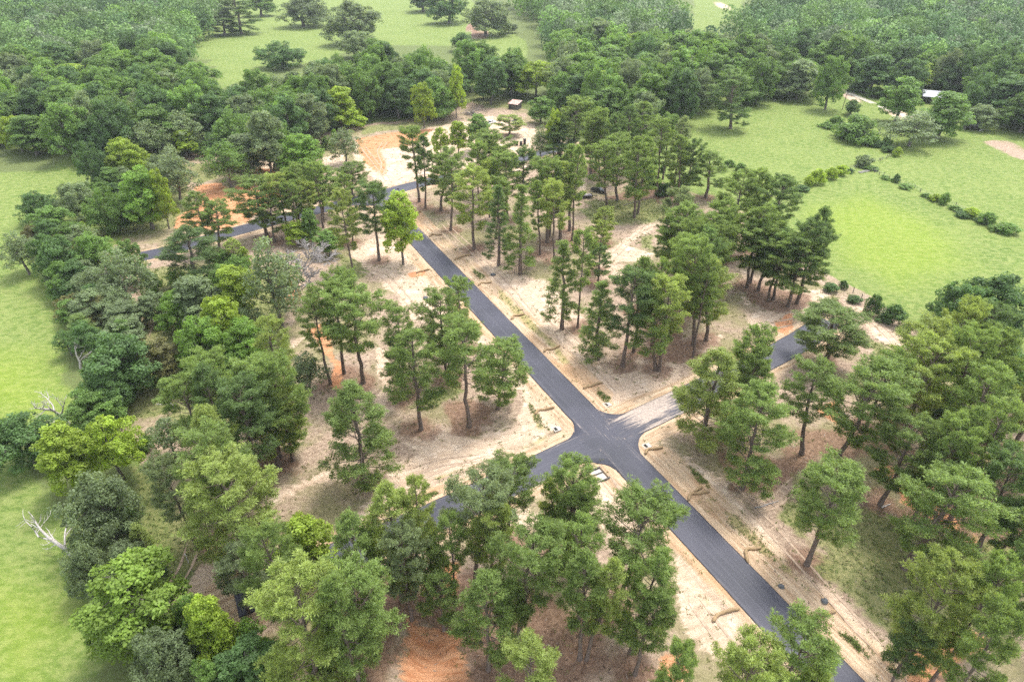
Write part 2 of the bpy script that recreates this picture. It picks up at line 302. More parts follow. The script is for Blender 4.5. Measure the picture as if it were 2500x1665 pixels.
 ('S',149.8,213.4,4.1,3.3,-0.2,'g','bush on the fence line, right of a pair'),
 ('S',153.1,203.0,3.1,3.7,-0.1,'y','yellow-tipped bush on lower fence line'),
 ('S',154.8,197.4,3.8,4.1,-0.2,'g','green bush on lower fence line'),
 ('S',157.4,190.4,3.1,5.1,-0.1,'g','spreading bush at the right picture edge on the fence line'),
 ('S',162.2,280.3,4.1,3.2,-0.2,'g',"small bush at the hedge's right end"),
 ('S',90.9,139.9,5.8,3.5,-0.3,'d','dark bush on the right pasture fence, upper of two'),
 ('S',94.1,136.0,5.1,4.0,-0.2,'d','dark bush on the right pasture fence, lower of two'),
 ('S',89.2,153.3,2.3,1.6,-0.1,'d','tiny bush on the right pasture fence'),
 ('S',86.2,253.1,2.7,3.2,-0.1,'g','small shrub on pasture line above the pine grove'),
 ('S',89.2,247.8,2.9,2.9,-0.1,'g','second small shrub on the pasture line above pine grove'),
 ('S',51.6,231.5,4.5,4.9,-0.2,'d','dark glossy shrub behind the pale trunk trio'),
 ('S',54.2,222.5,4.4,4.7,-0.2,'d','dark glossy shrub right of the pale trunk trio'),
 ('S',60.7,218.2,3.3,3.1,-0.2,'d','dark low shrub by the pasture line behind the trio'),
 ('S',198.1,368.4,5.4,8.0,-0.3,'g','roadside bush on the far side of the pale track'),
 ('S',194.0,380.5,5.1,10.7,-0.2,'d','dark thicket on the far side of the pale track'),
 ('S',141.7,250.1,1.6,3.5,0.0,'g','scruffy weed clump at the fence corner, left of posts'),
 ('S',141.7,239.0,1.3,2.8,0.0,'g','scruffy weed clump on the fence line below the corner'),
 ('S',144.2,228.5,1.4,3.2,0.0,'g','scruffy weed clump on the fence line past the small dark bush'),
 ('S',147.2,219.8,1.3,2.6,0.0,'g','scruffy weed clump on the fence line left of the bush pair'),
 ('S',151.0,208.3,1.5,3.0,0.0,'g','scruffy weed clump on the fence line right of bush pair'),
 ('S',150.8,203.0,1.8,3.4,0.0,'d','dark weed clump on the lower fence line, left of the yellow-tipped bush'),
 ('S',153.8,198.5,1.6,2.9,0.0,'d','dark weed clump between the two lower fence bushes'),
 ('S',155.2,192.1,1.8,3.3,0.0,'g','weed clump left of the spreading edge bush'),
 ('S',148.0,308.2,2.6,5.5,0.0,'g','low left tip of the pasture hedge'),
 ('S',149.2,293.8,4.5,7.3,0.0,'g','hedge clump between left end and big hedge part'),
 ('S',156.3,283.0,4.0,5.8,0.0,'g','hedge clump right of the big hedge part'),
 ('S',158.7,279.1,2.6,4.4,0.0,'d','low dark hedge tail towards the fence'),
 ('S',159.7,273.1,2.2,3.7,0.0,'d','last low piece of the hedge tail near the yellow bush'),
 ('S',131.5,246.6,1.6,2.9,0.0,'d','weed clump right of the fence-line bush row'),
 ('S',105.2,225.8,2.0,3.2,0.0,'d','weed clump left of the fence-line bush row'),
 ('S',85.3,151.8,2.2,2.4,0.0,'d','dark weedy growth on the fence above the sandy plot, upper'),
 ('S',89.2,146.2,1.8,2.3,0.0,'d','dark weedy growth on the fence above the sandy plot, middle'),
 ('S',92.3,136.3,2.4,2.5,0.0,'d','dark weedy growth between the two dark fence bushes'),
 ('S',95.4,132.2,2.0,2.1,0.0,'d',"dark weedy growth at the fence's lower end"),
]
MAIN_DIR=(0.4625,-0.8866); CROSS_DIR=(0.8382,0.5454); CROSSING=(18.04,94.43)
FAR_ROAD=[(-110.0, 172.8), (-102.9, 177.2), (-93.4, 186.3), (-73.1, 203.6), (-65.8, 208.9), (-43.3, 226.8), (-37.9, 231.4), (4.2, 263.3), (10.3, 269.2), (26.8, 282.9)]
PAINT = [
 ('site',2.5,[(-52.1,41.4),(-52.2,47.7),(-52.3,53.7),(-52.3,60.3),(-53.1,67.8),(-58.5,77.3),(-68.9,87.2),(-75.9,95.1),(-78.4,105.2),(-91.3,116.8),(-103.8,133.8),(-115.4,150.0),(-128.5,169.3),(-121.3,183.3),(-130.1,206.0),(-126.2,225.1),(-135.5,257.1),(-135.5,273.1),(-109.1,271.9),(-90.5,293.9),(-75.2,309.2),(-50.3,325.0),(-27.7,347.3),(-15.8,371.4),(8.7,357.7),(16.8,317.6),(33.0,273.1),(49.2,244.9),(63.8,225.1),(76.3,211.5),(81.6,189.4),(87.7,165.4),(93.0,151.1),(95.6,140.6),(98.3,131.9),(100.4,119.9),(101.4,107.9),(106.3,97.5),(104.2,71.1),(71.3,30.8),(-46.5,30.8)]),
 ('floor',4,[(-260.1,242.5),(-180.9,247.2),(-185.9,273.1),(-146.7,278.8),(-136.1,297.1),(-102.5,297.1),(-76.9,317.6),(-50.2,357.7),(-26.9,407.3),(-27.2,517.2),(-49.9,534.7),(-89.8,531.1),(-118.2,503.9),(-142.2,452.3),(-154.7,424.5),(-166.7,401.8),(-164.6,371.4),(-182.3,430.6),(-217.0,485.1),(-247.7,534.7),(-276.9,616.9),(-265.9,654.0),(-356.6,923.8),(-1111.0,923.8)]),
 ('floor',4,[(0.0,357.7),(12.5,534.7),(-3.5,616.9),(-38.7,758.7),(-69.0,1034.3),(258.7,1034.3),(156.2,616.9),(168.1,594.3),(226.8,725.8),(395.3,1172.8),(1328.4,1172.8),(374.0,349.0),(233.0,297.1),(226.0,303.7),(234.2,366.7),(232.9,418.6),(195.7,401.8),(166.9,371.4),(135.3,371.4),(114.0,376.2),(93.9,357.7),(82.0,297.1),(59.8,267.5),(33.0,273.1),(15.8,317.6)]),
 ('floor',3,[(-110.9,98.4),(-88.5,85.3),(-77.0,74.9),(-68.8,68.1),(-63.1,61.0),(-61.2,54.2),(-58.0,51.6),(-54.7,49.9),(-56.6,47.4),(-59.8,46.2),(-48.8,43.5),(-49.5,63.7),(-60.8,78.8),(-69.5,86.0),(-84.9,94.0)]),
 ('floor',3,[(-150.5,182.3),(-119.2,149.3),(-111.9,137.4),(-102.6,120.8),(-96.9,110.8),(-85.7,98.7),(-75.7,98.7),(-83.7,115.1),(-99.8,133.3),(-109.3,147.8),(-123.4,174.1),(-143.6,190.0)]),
 ('weeds',2,[(-105.0,143.2),(-100.4,146.2),(-91.5,138.8),(-81.7,120.8),(-73.1,111.9),(-69.0,102.4),(-75.7,98.7),(-82.3,107.2),(-99.2,126.8)]),
 ('sand',1.5,[(-70.1,286.8),(-50.8,302.9),(-32.6,312.8),(-11.3,305.3),(11.7,293.5),(15.0,276.2),(3.5,266.2),(-15.4,249.6),(-34.0,239.5),(-46.7,231.2),(-54.6,241.1),(-65.0,263.3)]),
 ('sand',1.2,[(-36.5,310.3),(-12.0,328.7),(11.7,312.8),(14.3,276.2),(2.3,270.1),(-16.8,278.2)]),
 ('sand',1.5,[(-49.3,178.1),(-39.3,191.1),(-31.1,179.2),(-21.0,154.2),(-15.6,146.2),(-17.8,137.4),(-23.7,137.4),(-30.8,150.1),(-38.8,161.9),(-44.2,161.9)]),
 ('sand',1.8,[(-8.9,172.1),(1.5,160.1),(10.4,156.7),(17.9,137.4),(14.2,131.3),(18.3,123.1),(24.8,120.8),(38.8,118.4),(34.0,109.8),(23.6,101.4),(19.6,105.7),(14.4,117.3),(6.0,133.3),(-1.7,147.8),(-11.0,161.9)]),
 ('sand',1.2,[(41.5,197.5),(48.4,198.8),(44.5,192.6),(39.1,188.9),(35.0,180.9),(41.2,175.4),(40.5,171.3),(29.2,169.2),(27.1,174.4),(33.3,184.3)]),
 ('sand',1.2,[(26.0,169.2),(32.2,168.2),(33.2,159.6),(27.6,156.9),(25.3,159.6)]),
 ('sand',1.5,[(3.4,112.4),(7.9,105.7),(11.7,98.7),(6.7,92.3),(-4.5,89.0),(-15.7,89.8),(-20.7,93.9),(-15.6,100.1),(-7.6,94.8),(1.1,100.1)]),
 ('sand',1.5,[(-11.2,143.2),(-4.4,129.4),(4.1,114.5),(2.4,108.7),(-5.3,115.1),(-13.1,133.3)]),
 ('sand',1,[(-32.2,126.8),(-28.5,123.1),(-23.9,101.9),(-26.7,100.5)]),
 ('sand',1.5,[(-20.2,88.3),(-14.7,90.7),(3.8,90.7),(0.4,86.4),(-13.5,78.8),(-18.3,76.2),(-22.3,71.7),(-24.9,66.4),(-26.5,63.1),(-28.6,66.4),(-24.6,77.8)]),
 ('sand',1.2,[(12.9,86.4),(16.3,87.2),(19.4,82.3),(22.8,77.1),(20.5,75.5),(15.4,70.5),(13.4,74.9),(15.0,80.6)]),
 ('sand',1.5,[(2.2,75.5),(5.8,73.0),(0.9,70.5),(-6.0,63.7),(-7.2,68.1),(-4.0,73.0)]),
 ('sand',1.5,[(26.0,68.1),(28.8,65.9),(35.7,53.5),(34.3,51.6),(31.5,51.8),(27.5,49.0),(25.3,51.6),(24.3,55.6)]),
 ('sand',1.5,[(31.3,89.1),(37.4,83.1),(41.1,76.2),(42.4,71.1),(45.9,63.7),(50.8,55.4),(52.7,47.4),(50.6,46.2),(47.1,46.4),(44.8,52.7),(40.8,62.1),(37.2,70.5),(33.6,80.6)]),
 ('sand',1.5,[(64.0,163.7),(76.5,154.2),(86.2,152.5),(81.8,145.4),(70.4,137.4),(59.8,132.0),(58.0,140.3),(66.4,143.2),(62.1,154.2)]),
 ('sand',1.5,[(85.9,151.7),(89.2,143.2),(94.0,137.4),(97.1,130.7),(92.1,125.0),(89.0,124.3),(86.8,130.7),(86.7,136.7)]),
 ('sand',1.5,[(44.5,129.4),(51.2,130.7),(47.2,125.0),(44.3,124.3)]),
 ('sand',1.5,[(-114.0,272.1),(-98.5,262.3),(-92.2,249.6),(-100.9,244.4),(-109.2,254.9)]),
 ('sand',1.5,[(-80.9,262.3),(-73.2,274.1),(-66.8,260.4),(-64.2,247.8),(-75.2,251.3)]),
 ('sand',1.5,[(-103.1,150.9),(-92.0,144.7),(-88.3,137.4),(-87.1,129.4),(-93.5,137.4)]),
 ('sand',1.2,[(-63.0,123.1),(-56.5,127.4),(-49.6,129.4),(-52.1,124.3),(-61.3,121.3)]),
 ('sand',1.5,[(-44.0,77.8),(-36.2,83.1),(-30.2,86.8),(-29.4,83.1),(-35.5,80.6),(-41.6,76.5)]),
 ('sand',1.2,[(-51.8,70.5),(-49.9,64.8),(-50.6,59.0),(-51.2,58.3),(-52.0,55.4),(-50.8,52.4),(-50.4,53.8),(-49.1,58.5),(-45.5,59.5),(-46.0,65.3)]),
 ('sand',1.5,[(22.7,244.4),(27.9,251.3),(29.6,239.5),(25.7,226.9),(21.7,231.5)]),
 ('sand',1.2,[(1.0,249.6),(10.7,262.3),(15.5,260.4),(5.0,246.1)]),
 ('site',3,[(208.9,286.8),(218.9,291.2),(217.8,280.3),(216.9,274.1),(227.6,266.2),(217.3,254.9),(208.0,268.1)]),
 ('sand',1.5,[(60.6,149.3),(64.0,150.1),(62.8,146.2),(60.4,144.7)]),
 ('clay',1.2,[(-116.3,230.0),(-109.8,234.6),(-102.1,225.5),(-100.9,251.3),(-92.2,249.6),(-84.8,226.9),(-97.9,219.6),(-105.1,211.4),(-112.1,219.6)]),
 ('clay',1.6,[(-113.0,203.6),(-108.5,220.6),(-98.8,222.7),(-88.0,236.7),(-81.1,218.6),(-86.4,199.2),(-97.2,191.7),(-107.2,191.7)]),
 ('clay',1.2,[(-100.4,218.6),(-97.2,231.1),(-89.1,240.1),(-84.4,225.8),(-85.1,203.6),(-88.8,200.1),(-93.5,201.8)]),
 ('clay',1,[(-62.5,157.4),(-58.8,157.4),(-55.3,146.6),(-59.0,145.5)]),
 ('clay',1.4,[(-69.5,290.1),(-50.8,302.9),(-36.3,307.8),(-43.5,278.2),(-54.7,276.2),(-53.6,266.2),(-49.1,253.1),(-49.2,242.8),(-56.1,249.6),(-63.6,270.1)]),
 ('clay',1,[(-49.6,132.0),(-47.2,136.7),(-40.9,120.8),(-36.2,115.1),(-35.3,110.8),(-38.2,110.3),(-42.9,120.8)]),
 ('clay',0.8,[(-29.4,162.8),(-23.7,164.6),(-24.9,160.6),(-27.7,159.3)]),
 ('clay',0.8,[(64.3,136.7),(72.3,139.5),(70.9,136.7),(65.8,130.7),(64.6,133.3)]),
 ('clay',1.4,[(-15.4,55.6),(-11.0,54.2),(-7.2,53.3),(-5.2,46.4),(-4.9,41.7),(-14.3,41.7),(-15.2,48.4)]),
 ('clay',1.2,[(54.7,51.6),(60.6,53.1),(54.4,45.4),(50.6,45.4)]),
 ('clay',1.2,[(21.7,50.5),(24.1,49.9),(22.9,44.5),(20.7,45.4)]),
 ('straw',2,[(-26.0,61.0),(-15.2,63.7),(-3.8,65.0),(3.0,61.0),(12.6,56.1),(14.6,47.4),(0.7,43.5),(-5.1,45.4),(-7.6,53.8),(-16.0,53.8),(-16.4,43.5),(-22.1,43.5)]),
 ('clay',1,[(-10.7,65.3),(-8.7,65.6),(-8.8,58.5),(-10.2,59.5)]),
 ('clay',1,[(-8.0,55.9),(-6.1,55.9),(-6.2,54.5),(-7.7,54.2)]),
 ('clay',1.2,[(65.6,86.0),(70.0,85.6),(68.3,82.7),(65.2,82.3)]),
 ('clay',1.2,[(67.8,81.3),(74.2,82.3),(75.5,75.5),(72.7,70.5),(70.2,74.9),(67.5,78.5)]),
 ('clay',1.2,[(74.3,69.6),(77.0,70.5),(75.0,67.9),(73.4,67.6)]),
 ('clay',1.5,[(60.6,53.1),(66.5,53.8),(66.0,51.6),(60.0,48.4),(54.9,46.4),(53.8,46.4)]),
 ('clay',1,[(23.1,50.3),(24.6,49.9),(24.6,46.4),(22.9,46.4)]),
 ('clay',1,[(-47.7,49.6),(-45.3,50.7),(-45.1,48.2),(-46.8,48.0)]),
 ('clay',1,[(63.1,102.4),(67.5,105.7),(67.2,101.9),(63.4,98.7)]),
 ('straw',2,[(62.8,156.7),(69.3,154.2),(78.6,149.3),(79.8,146.2),(69.7,139.5),(64.4,141.7),(62.2,149.3)]),
 ('straw',2,[(55.2,95.6),(61.9,97.8),(71.6,102.4),(70.6,91.4),(63.9,89.0),(55.0,87.5)]),
 ('straw',2,[(38.7,89.9),(45.4,89.9),(54.8,89.9),(57.2,86.0),(50.9,83.8),(42.4,78.8),(38.7,80.2)]),
 ('straw',2,[(58.2,70.5),(63.9,69.3),(70.7,67.0),(65.6,62.1),(60.2,62.1),(57.4,64.8)]),
 ('straw',2,[(79.0,94.0),(99.2,94.0),(77.4,61.0),(72.7,66.4),(74.9,78.8)]),
 ('straw',2,[(-17.8,63.1),(-14.5,61.6),(-13.8,56.1),(-15.7,51.6),(-18.2,49.4),(-17.9,46.4),(-14.6,46.4),(-14.8,53.8)]),
 ('straw',2,[(1.7,59.5),(6.4,61.0),(9.2,53.8),(12.0,49.4),(6.7,48.8),(2.8,52.7)]),
 ('straw',2,[(-49.7,89.9),(-42.3,91.5),(-38.1,85.3),(-41.7,80.2),(-45.5,82.3)]),
 ('straw',1.5,[(-14.3,105.7),(-8.1,105.7),(-2.5,102.4),(-4.8,97.8),(-9.9,94.3),(-13.5,96.5)]),
 ('straw',2,[(27.4,144.7),(44.3,143.2),(40.2,120.8),(30.6,115.1),(31.3,129.4)]),
 ('straw',2,[(34.4,205.4),(41.9,202.7),(40.9,200.1),(35.6,198.8)]),
 ('straw',2,[(32.1,222.0),(42.2,225.9),(55.5,229.9),(58.3,221.2),(48.9,209.6),(37.9,208.2),(34.9,213.8)]),
 ('weeds',1.5,[(-129.5,256.7),(-118.8,256.7),(-111.7,241.1),(-113.7,233.1),(-119.8,234.6)]),
 ('weeds',1.5,[(-105.3,163.7),(-99.4,164.6),(-92.2,155.8),(-90.7,147.0),(-96.5,147.8)]),
 ('weeds',2,[(-72.7,160.1),(-62.7,154.2),(-56.1,134.7),(-61.0,130.7),(-66.0,140.3)]),
 ('weeds',1.5,[(-53.7,176.5),(-46.9,173.6),(-40.0,163.0),(-44.0,156.8),(-48.0,161.7)]),
 ('weeds',1.5,[(48.6,80.2),(54.3,78.8),(52.6,74.5),(47.6,70.5),(45.0,74.2)]),
 ('weeds',2,[(46.3,64.8),(55.1,66.4),(58.8,62.1),(63.9,60.5),(59.4,57.1),(54.7,53.8),(50.7,56.6),(46.5,62.3)]),
 ('weeds',1.5,[(-31.9,404.9),(-1.2,404.9),(-1.1,349.1),(-12.4,343.0),(-27.2,371.8)]),
 ('weeds',2,[(-72.3,307.8),(-53.0,317.9),(-34.0,328.7),(-42.1,310.3),(-68.6,295.8)]),
 ('weeds',1.5,[(39.0,187.7),(44.5,191.3),(41.6,177.6),(37.7,179.8)]),
 ('weeds',1.5,[(22.1,209.6),(33.6,216.0),(44.0,212.4),(51.5,209.6),(48.4,200.1),(39.2,198.8),(26.2,197.5)]),
 ('weeds',1.2,[(-17.7,108.7),(-12.3,111.9),(-9.5,108.2),(-14.1,103.8),(-22.5,102.9)]),
 ('weeds',1.5,[(-70.0,86.0),(-64.8,87.6),(-55.6,74.9),(-51.5,70.5),(-53.6,65.3),(-58.1,66.4),(-62.3,73.9)]),
 ('weeds',1.5,[(85.6,128.1),(89.2,126.8),(89.1,123.1),(82.6,120.8)]),
 ('weeds',1.2,[(78.6,143.2),(84.6,148.5),(86.3,147.0),(79.6,141.0)]),
 ('weeds',3,[(-105.7,164.6),(-84.3,169.2),(-62.9,161.9),(-51.0,120.8),(-46.6,100.1),(-56.8,95.6),(-65.5,95.6),(-83.1,120.8)]),
 ('weeds',3,[(-143.4,249.6),(-129.7,258.6),(-105.0,198.6),(-118.8,187.1),(-132.7,187.1)]),
 ('weeds',2.5,[(-68.6,84.2),(-55.7,78.8),(-48.3,66.4),(-52.8,61.0),(-58.8,66.4)]),
 ('weeds',4,[(51.1,84.2),(64.7,73.9),(80.6,67.9),(70.1,51.6),(54.2,52.7),(48.2,63.7)]),
 ('weeds',3,[(25.5,218.2),(50.4,218.2),(56.5,207.5),(43.9,196.3),(26.1,196.3)]),
 ('verge',0.8,[(-13.9,83.1),(-10.9,84.9),(-2.9,88.7),(0.5,90.3),(0.5,89.5),(-7.1,85.6),(-12.2,82.0)]),
 ('verge',0.7,[(-15.6,79.2),(-13.6,80.2),(-13.0,79.7),(-15.0,78.2)]),
 ('verge',0.7,[(3.3,105.7),(6.9,97.8),(7.7,96.1),(5.4,96.5),(3.8,101.9)]),
 ('verge',0.7,[(18.2,109.8),(20.6,106.2),(19.8,104.8),(18.3,107.2)]),
 ('verge',0.7,[(-11.1,165.5),(-7.2,160.1),(-8.3,158.4),(-11.0,162.8)]),
 ('verge',0.9,[(-5.0,155.8),(3.2,141.0),(10.9,125.0),(13.2,119.0),(11.3,119.6),(8.2,126.2),(2.1,138.1),(-4.1,149.3)]),
 ('verge',1,[(35.6,76.5),(38.1,74.5),(41.3,67.6),(44.0,62.3),(45.6,57.3),(44.4,59.8),(41.4,65.3),(38.1,69.6),(35.7,73.9)]),
 ('verge',1,[(46.4,54.0),(48.0,52.9),(49.4,49.6),(48.2,50.5)]),
 ('verge',0.8,[(32.6,86.4),(34.7,83.1),(35.1,80.2),(32.9,83.1)]),
 ('track',0.8,[(187.0,387.1),(187.9,378.1),(188.8,364.9),(194.1,348.1),(196.8,326.5),(195.4,319.8),(192.3,329.6),(187.3,347.3),(184.8,365.8),(184.5,382.0)]),
 ('sand',3,[(110.5,854.6),(187.3,854.6),(180.5,821.6),(106.5,821.6)]),
 ('sand',3,[(303.1,841.9),(326.8,841.9),(309.5,794.6),(289.7,802.1)]),
 ('sand',2,[(226.2,798.3),(238.8,798.3),(225.8,751.9),(213.9,751.9)]),
 ('straw',1.5,[(-42.6,616.9),(-33.1,641.2),(-16.6,573.1),(-25.7,553.3)]),
 ('lime',9,[(101.0,206.0),(127.3,221.1),(137.8,192.5),(130.9,169.3),(105.7,154.5),(98.8,169.3)]),
 ('lime',7,[(-125.6,123.7),(-107.4,121.9),(-92.0,102.4),(-100.2,100.1),(-109.1,100.1)]),
 ('lime',7,[(-80.6,62.3),(-70.9,59.5),(-65.2,56.1),(-62.9,46.4),(-69.7,46.4)]),
]
WATTLES = [[(-25.8,186.6),(-24.9,188.9),(-22.1,188.3)],[(-16.8,170.2),(-15.4,172.6),(-12.2,173.1)],[(-9.2,155.0),(-8.1,156.8),(-5.6,156.8)],[(-0.2,137.4),(0.6,139.5),(3.2,140.1)],[(7.4,123.1),(8.1,124.3),(11.3,125.6)],[(15.2,109.3),(16.4,110.5),(19.5,111.3)],[(-26.9,161.9),(-25.7,163.9),(-23.3,164.3)],[(4.7,101.0),(5.6,102.6),(8.7,103.1)],[(25.0,89.4),(26.0,91.0),(28.7,91.3)],[(30.5,78.0),(31.6,79.7),(34.7,80.1)],[(36.9,65.2),(37.2,67.3),(38.1,68.0),(40.0,68.2)],[(28.8,55.1),(30.3,56.6),(33.2,57.1)],[(43.6,55.4),(44.6,56.3),(47.1,56.7)],[(-34.7,202.6),(-33.4,205.8),(-30.6,206.2)],[(32.1,80.3),(32.9,80.9),(33.8,81.3)]]
INLETS = [(19.5, 104.3), (8.6, 96.7), (25.5, 91.8)]
FORMWORK = (15.7, 84.3)
TRUCK = (31.3, 225.5)
TRAILER = (24.3, 219.7)
WHITE_TRUCK = (2.6, 315.9)
WHITE_CAR = (-10.1, 314.1)
SHED = (1.6, 344.5)
BARN = (223.5, 355.3)
LEANTO = (213.6, 305.3)
BRUSH = (-20.3, 332.9)
DRUM = (3.9, 280.3)
DRUMS = [(2.1, 280.5), (3.9, 280.5), (5.5, 281.7)]
ROCKS = [(-5.3, 161.0), (-22.8, 148.5), (46.2, 58.4), (40.7, 60.9)]
CULVERT = (40.7, 60.7)
WHITE_POST = (-50.7, 65.3)
PLANK = (217.0, 302.9)
LOG = [(38.7, 212.7), (51.0, 221.1)]
LOGS = [[(63.1, 76.3), (65.0, 77.1)], [(3.0, 51.8), (4.8, 50.0)], [(-38.9, 71.7), (-37.1, 73.3)], [(-73.5, 104.3), (-69.1, 104.0)], [(41.7, 76.5), (46.3, 78.2)]]
FENCES = [[(133.2, 249.6), (136.1, 251.3), (138.6, 253.1)], [(145.9, 258.6), (147.5, 259.5), (150.2, 261.4), (150.8, 261.4), (152.3, 262.7), (154.8, 264.6), (156.4, 266.2), (157.8, 267.1), (161.3, 271.1)], [(140.6, 247.8), (141.6, 247.0), (141.8, 243.6), (142.4, 241.9), (143.1, 238.6), (144.1, 236.2), (147.4, 228.4), (147.6, 224.7), (152.8, 211.4), (155.6, 201.7), (158.4, 194.5)], [(90.9, 150.9), (92.0, 148.1), (92.7, 145.4), (92.6, 140.3), (95.0, 139.5), (97.6, 135.3), (98.2, 133.3)], [(158.8, 290.1), (161.2, 281.4), (163.6, 275.7)]]
HAYRING = [(135.1, 245.3), (140.3, 247.8)]
WOODS = {
 'left': [(-660,791),(-303,791),(-213,521),(-219,490),(-195,416),(-166,371),(-144,334),(-132,302),(-130,286),(-134,280),(-138,266),(-148,251),(-161,249),(-180,254),(-219,261)],
 'middle': [(-132,280),(-132,311),(-120,331),(-110,351),(-92,393),(-69,406),(-39,389),(-19,398),(0,412),(16,398),(14,329),(-2,320),(-14,325),(-23,325),(-40,316),(-52,297),(-62,294),(-74,291),(-82,274),(-83,243),(-91,230),(-103,232),(-113,243)],
 'centre': [(24,444),(22,526),(15,598),(-2,698),(-11,815),(177,815),(140,560),(121,477),(140,477),(142,421),(167,382),(173,371),(153,349),(140,347),(121,339),(103,339),(82,308),(67,282),(55,289),(42,300),(28,308),(14,330),(22,395)],
 'right': [(159,534),(204,621),(290,827),(713,827),(231,238),(222,276),(210,286),(213,313),(222,344),(210,349),(190,365),(178,376),(162,428),(151,475)],
}
UNDERGROWTH = [
 ('undergrowth of the left tree belt', [(-147.2, 179.2), (-118.0, 149.3), (-107.7, 133.3), (-102.3, 120.8), (-86.5, 100.1), (-75.7, 98.7), (-81.1, 115.1), (-95.9, 140.3), (-108.2, 149.3), (-126.6, 179.2)], 58, (3.5, 10), ['g', 'd', 'b', 'o'], 'low shrub in the left tree belt beside the left pasture'),
 ('undergrowth below the lime-green pair', [(-77.0, 74.9), (-66.0, 66.4), (-56.8, 51.6), (-50.7, 47.4), (-48.5, 56.1), (-57.6, 66.4), (-64.4, 75.5), (-72.0, 80.6)], 16, (2, 5.5), ['g', 'd', 'b'], 'low shrub at the lower left pasture edge'),
 ('undergrowth of the left grove', [(-98.7, 154.2), (-74.2, 164.6), (-57.8, 120.8), (-60.2, 104.8), (-66.9, 102.4), (-79.6, 126.8), (-87.1, 133.3)], 34, (3, 9), ['g', 'b', 'y2', 'g'], 'green shrub in the left grove between pines'),
 ('saplings around the clay patch', [(-161.6, 225.5), (-135.7, 233.1), (-132.7, 258.6), (-112.5, 204.8), (-118.8, 187.1), (-137.3, 187.1)], 26, (4, 10), ['g', 'b', 'g', 'd'], 'green shrub around the red clay patch'),
 ('growth at the wood edge by the sand lot', [(-138.4, 278.2), (-113.0, 280.3), (-89.6, 289.0), (-75.3, 300.5), (-71.5, 282.5), (-89.8, 266.2), (-115.8, 270.1), (-130.4, 260.4)], 18, (3, 8), ['g', 'd', 'y2'], 'green shrub at the wood edge above the white sand lot'),
 ('undergrowth at the bottom edge', [(-49.6, 53.8), (-41.6, 54.9), (-34.2, 51.6), (-26.0, 51.6), (-22.8, 46.4), (-44.3, 46.4)], 14, (2.5, 6), ['g', 'd', 'y2'], 'leafy shrub between the pines at the bottom left'),
 ('undergrowth of the right-hand wood', [(88.0, 120.8), (106.6, 123.7), (116.8, 120.8), (97.5, 91.4), (84.7, 91.4), (80.7, 100.1)], 8, (2.5, 6), ['g', 'd'], 'low shrub under the right-hand pines'),
 ('undergrowth along the pasture line', [(45.5, 268.1), (57.5, 253.1), (64.6, 228.4), (60.7, 211.4), (54.7, 221.1), (47.4, 241.1)], 20, (2, 5), ['g', 'd', 'y2'], 'low shrub on the line between pines and right pasture'),
]
GROVES = [
 ('pines filling the far junction grove', [(-24.6, 209.9), (-10.8, 223.7), (7.6, 209.9), (17.1, 192.4), (12.7, 173.6), (-6.1, 184.6), (-18.3, 196.6)], 8, (19, 25), 'pine tree filling the grove right of the main road head'),
 ('pines filling the dense grove', [(40.3, 169.2), (52.9, 179.8), (63.3, 174.4), (62.7, 159.6), (55.7, 146.6), (42.9, 135.1), (38.6, 142.6)], 6, (20, 25), 'pine tree inside the dense grove right of the sand track'),
 ('pines filling the right-hand wood', [(71.3, 102.4), (87.5, 107.2), (111.3, 112.4), (110.0, 91.4), (87.5, 67.5), (79.3, 73.5), (70.5, 85.6)], 8, (22, 27), 'pine tree inside the right-hand wood'),
 ('pines filling the lower grove', [(-21.5, 61.0), (-12.9, 63.7), (-3.8, 64.2), (3.0, 58.5), (11.4, 54.9), (10.6, 47.4), (-5.1, 45.4), (-16.7, 45.4)], 3, (20, 26), 'pine tree inside the lower grove below the cross road'),
 ('pines filling the bottom right corner', [(62.8, 61.0), (81.0, 66.4), (76.2, 51.6), (64.8, 43.5), (59.5, 47.4)], 3, (21, 26), 'pine tree in the wood at the bottom right corner'),
 ('pines filling the left grove', [(-65.9, 100.1), (-54.1, 104.8), (-43.6, 100.1), (-37.3, 87.5), (-43.2, 80.1), (-53.6, 80.1)], 5, (18, 24), 'pine tree inside the left grove'),
 ('pines filling the far road side', [(-96.8, 180.8), (-81.5, 192.5), (-64.1, 203.6), (-45.4, 196.6), (-57.1, 188.5), (-74.5, 180.8), (-86.4, 170.2)], 8, (17, 22), 'pine tree beside the far road left of its junction'),
 ('pines filling the bottom left grove', [(-54.2, 72.3), (-43.2, 72.3), (-39.4, 61.0), (-26.5, 53.8), (-24.5, 45.4), (-34.8, 47.4), (-42.1, 56.1)], 2, (20, 25), 'pine tree in the lower left grove by the hidden road'),
 ('pines filling the right pasture line', [(19.6, 249.6), (43.4, 253.1), (62.6, 233.1), (60.0, 221.1), (39.5, 225.5), (21.6, 237.8)], 7, (22, 27), 'pine tree behind the trio of pale trunks'),
]
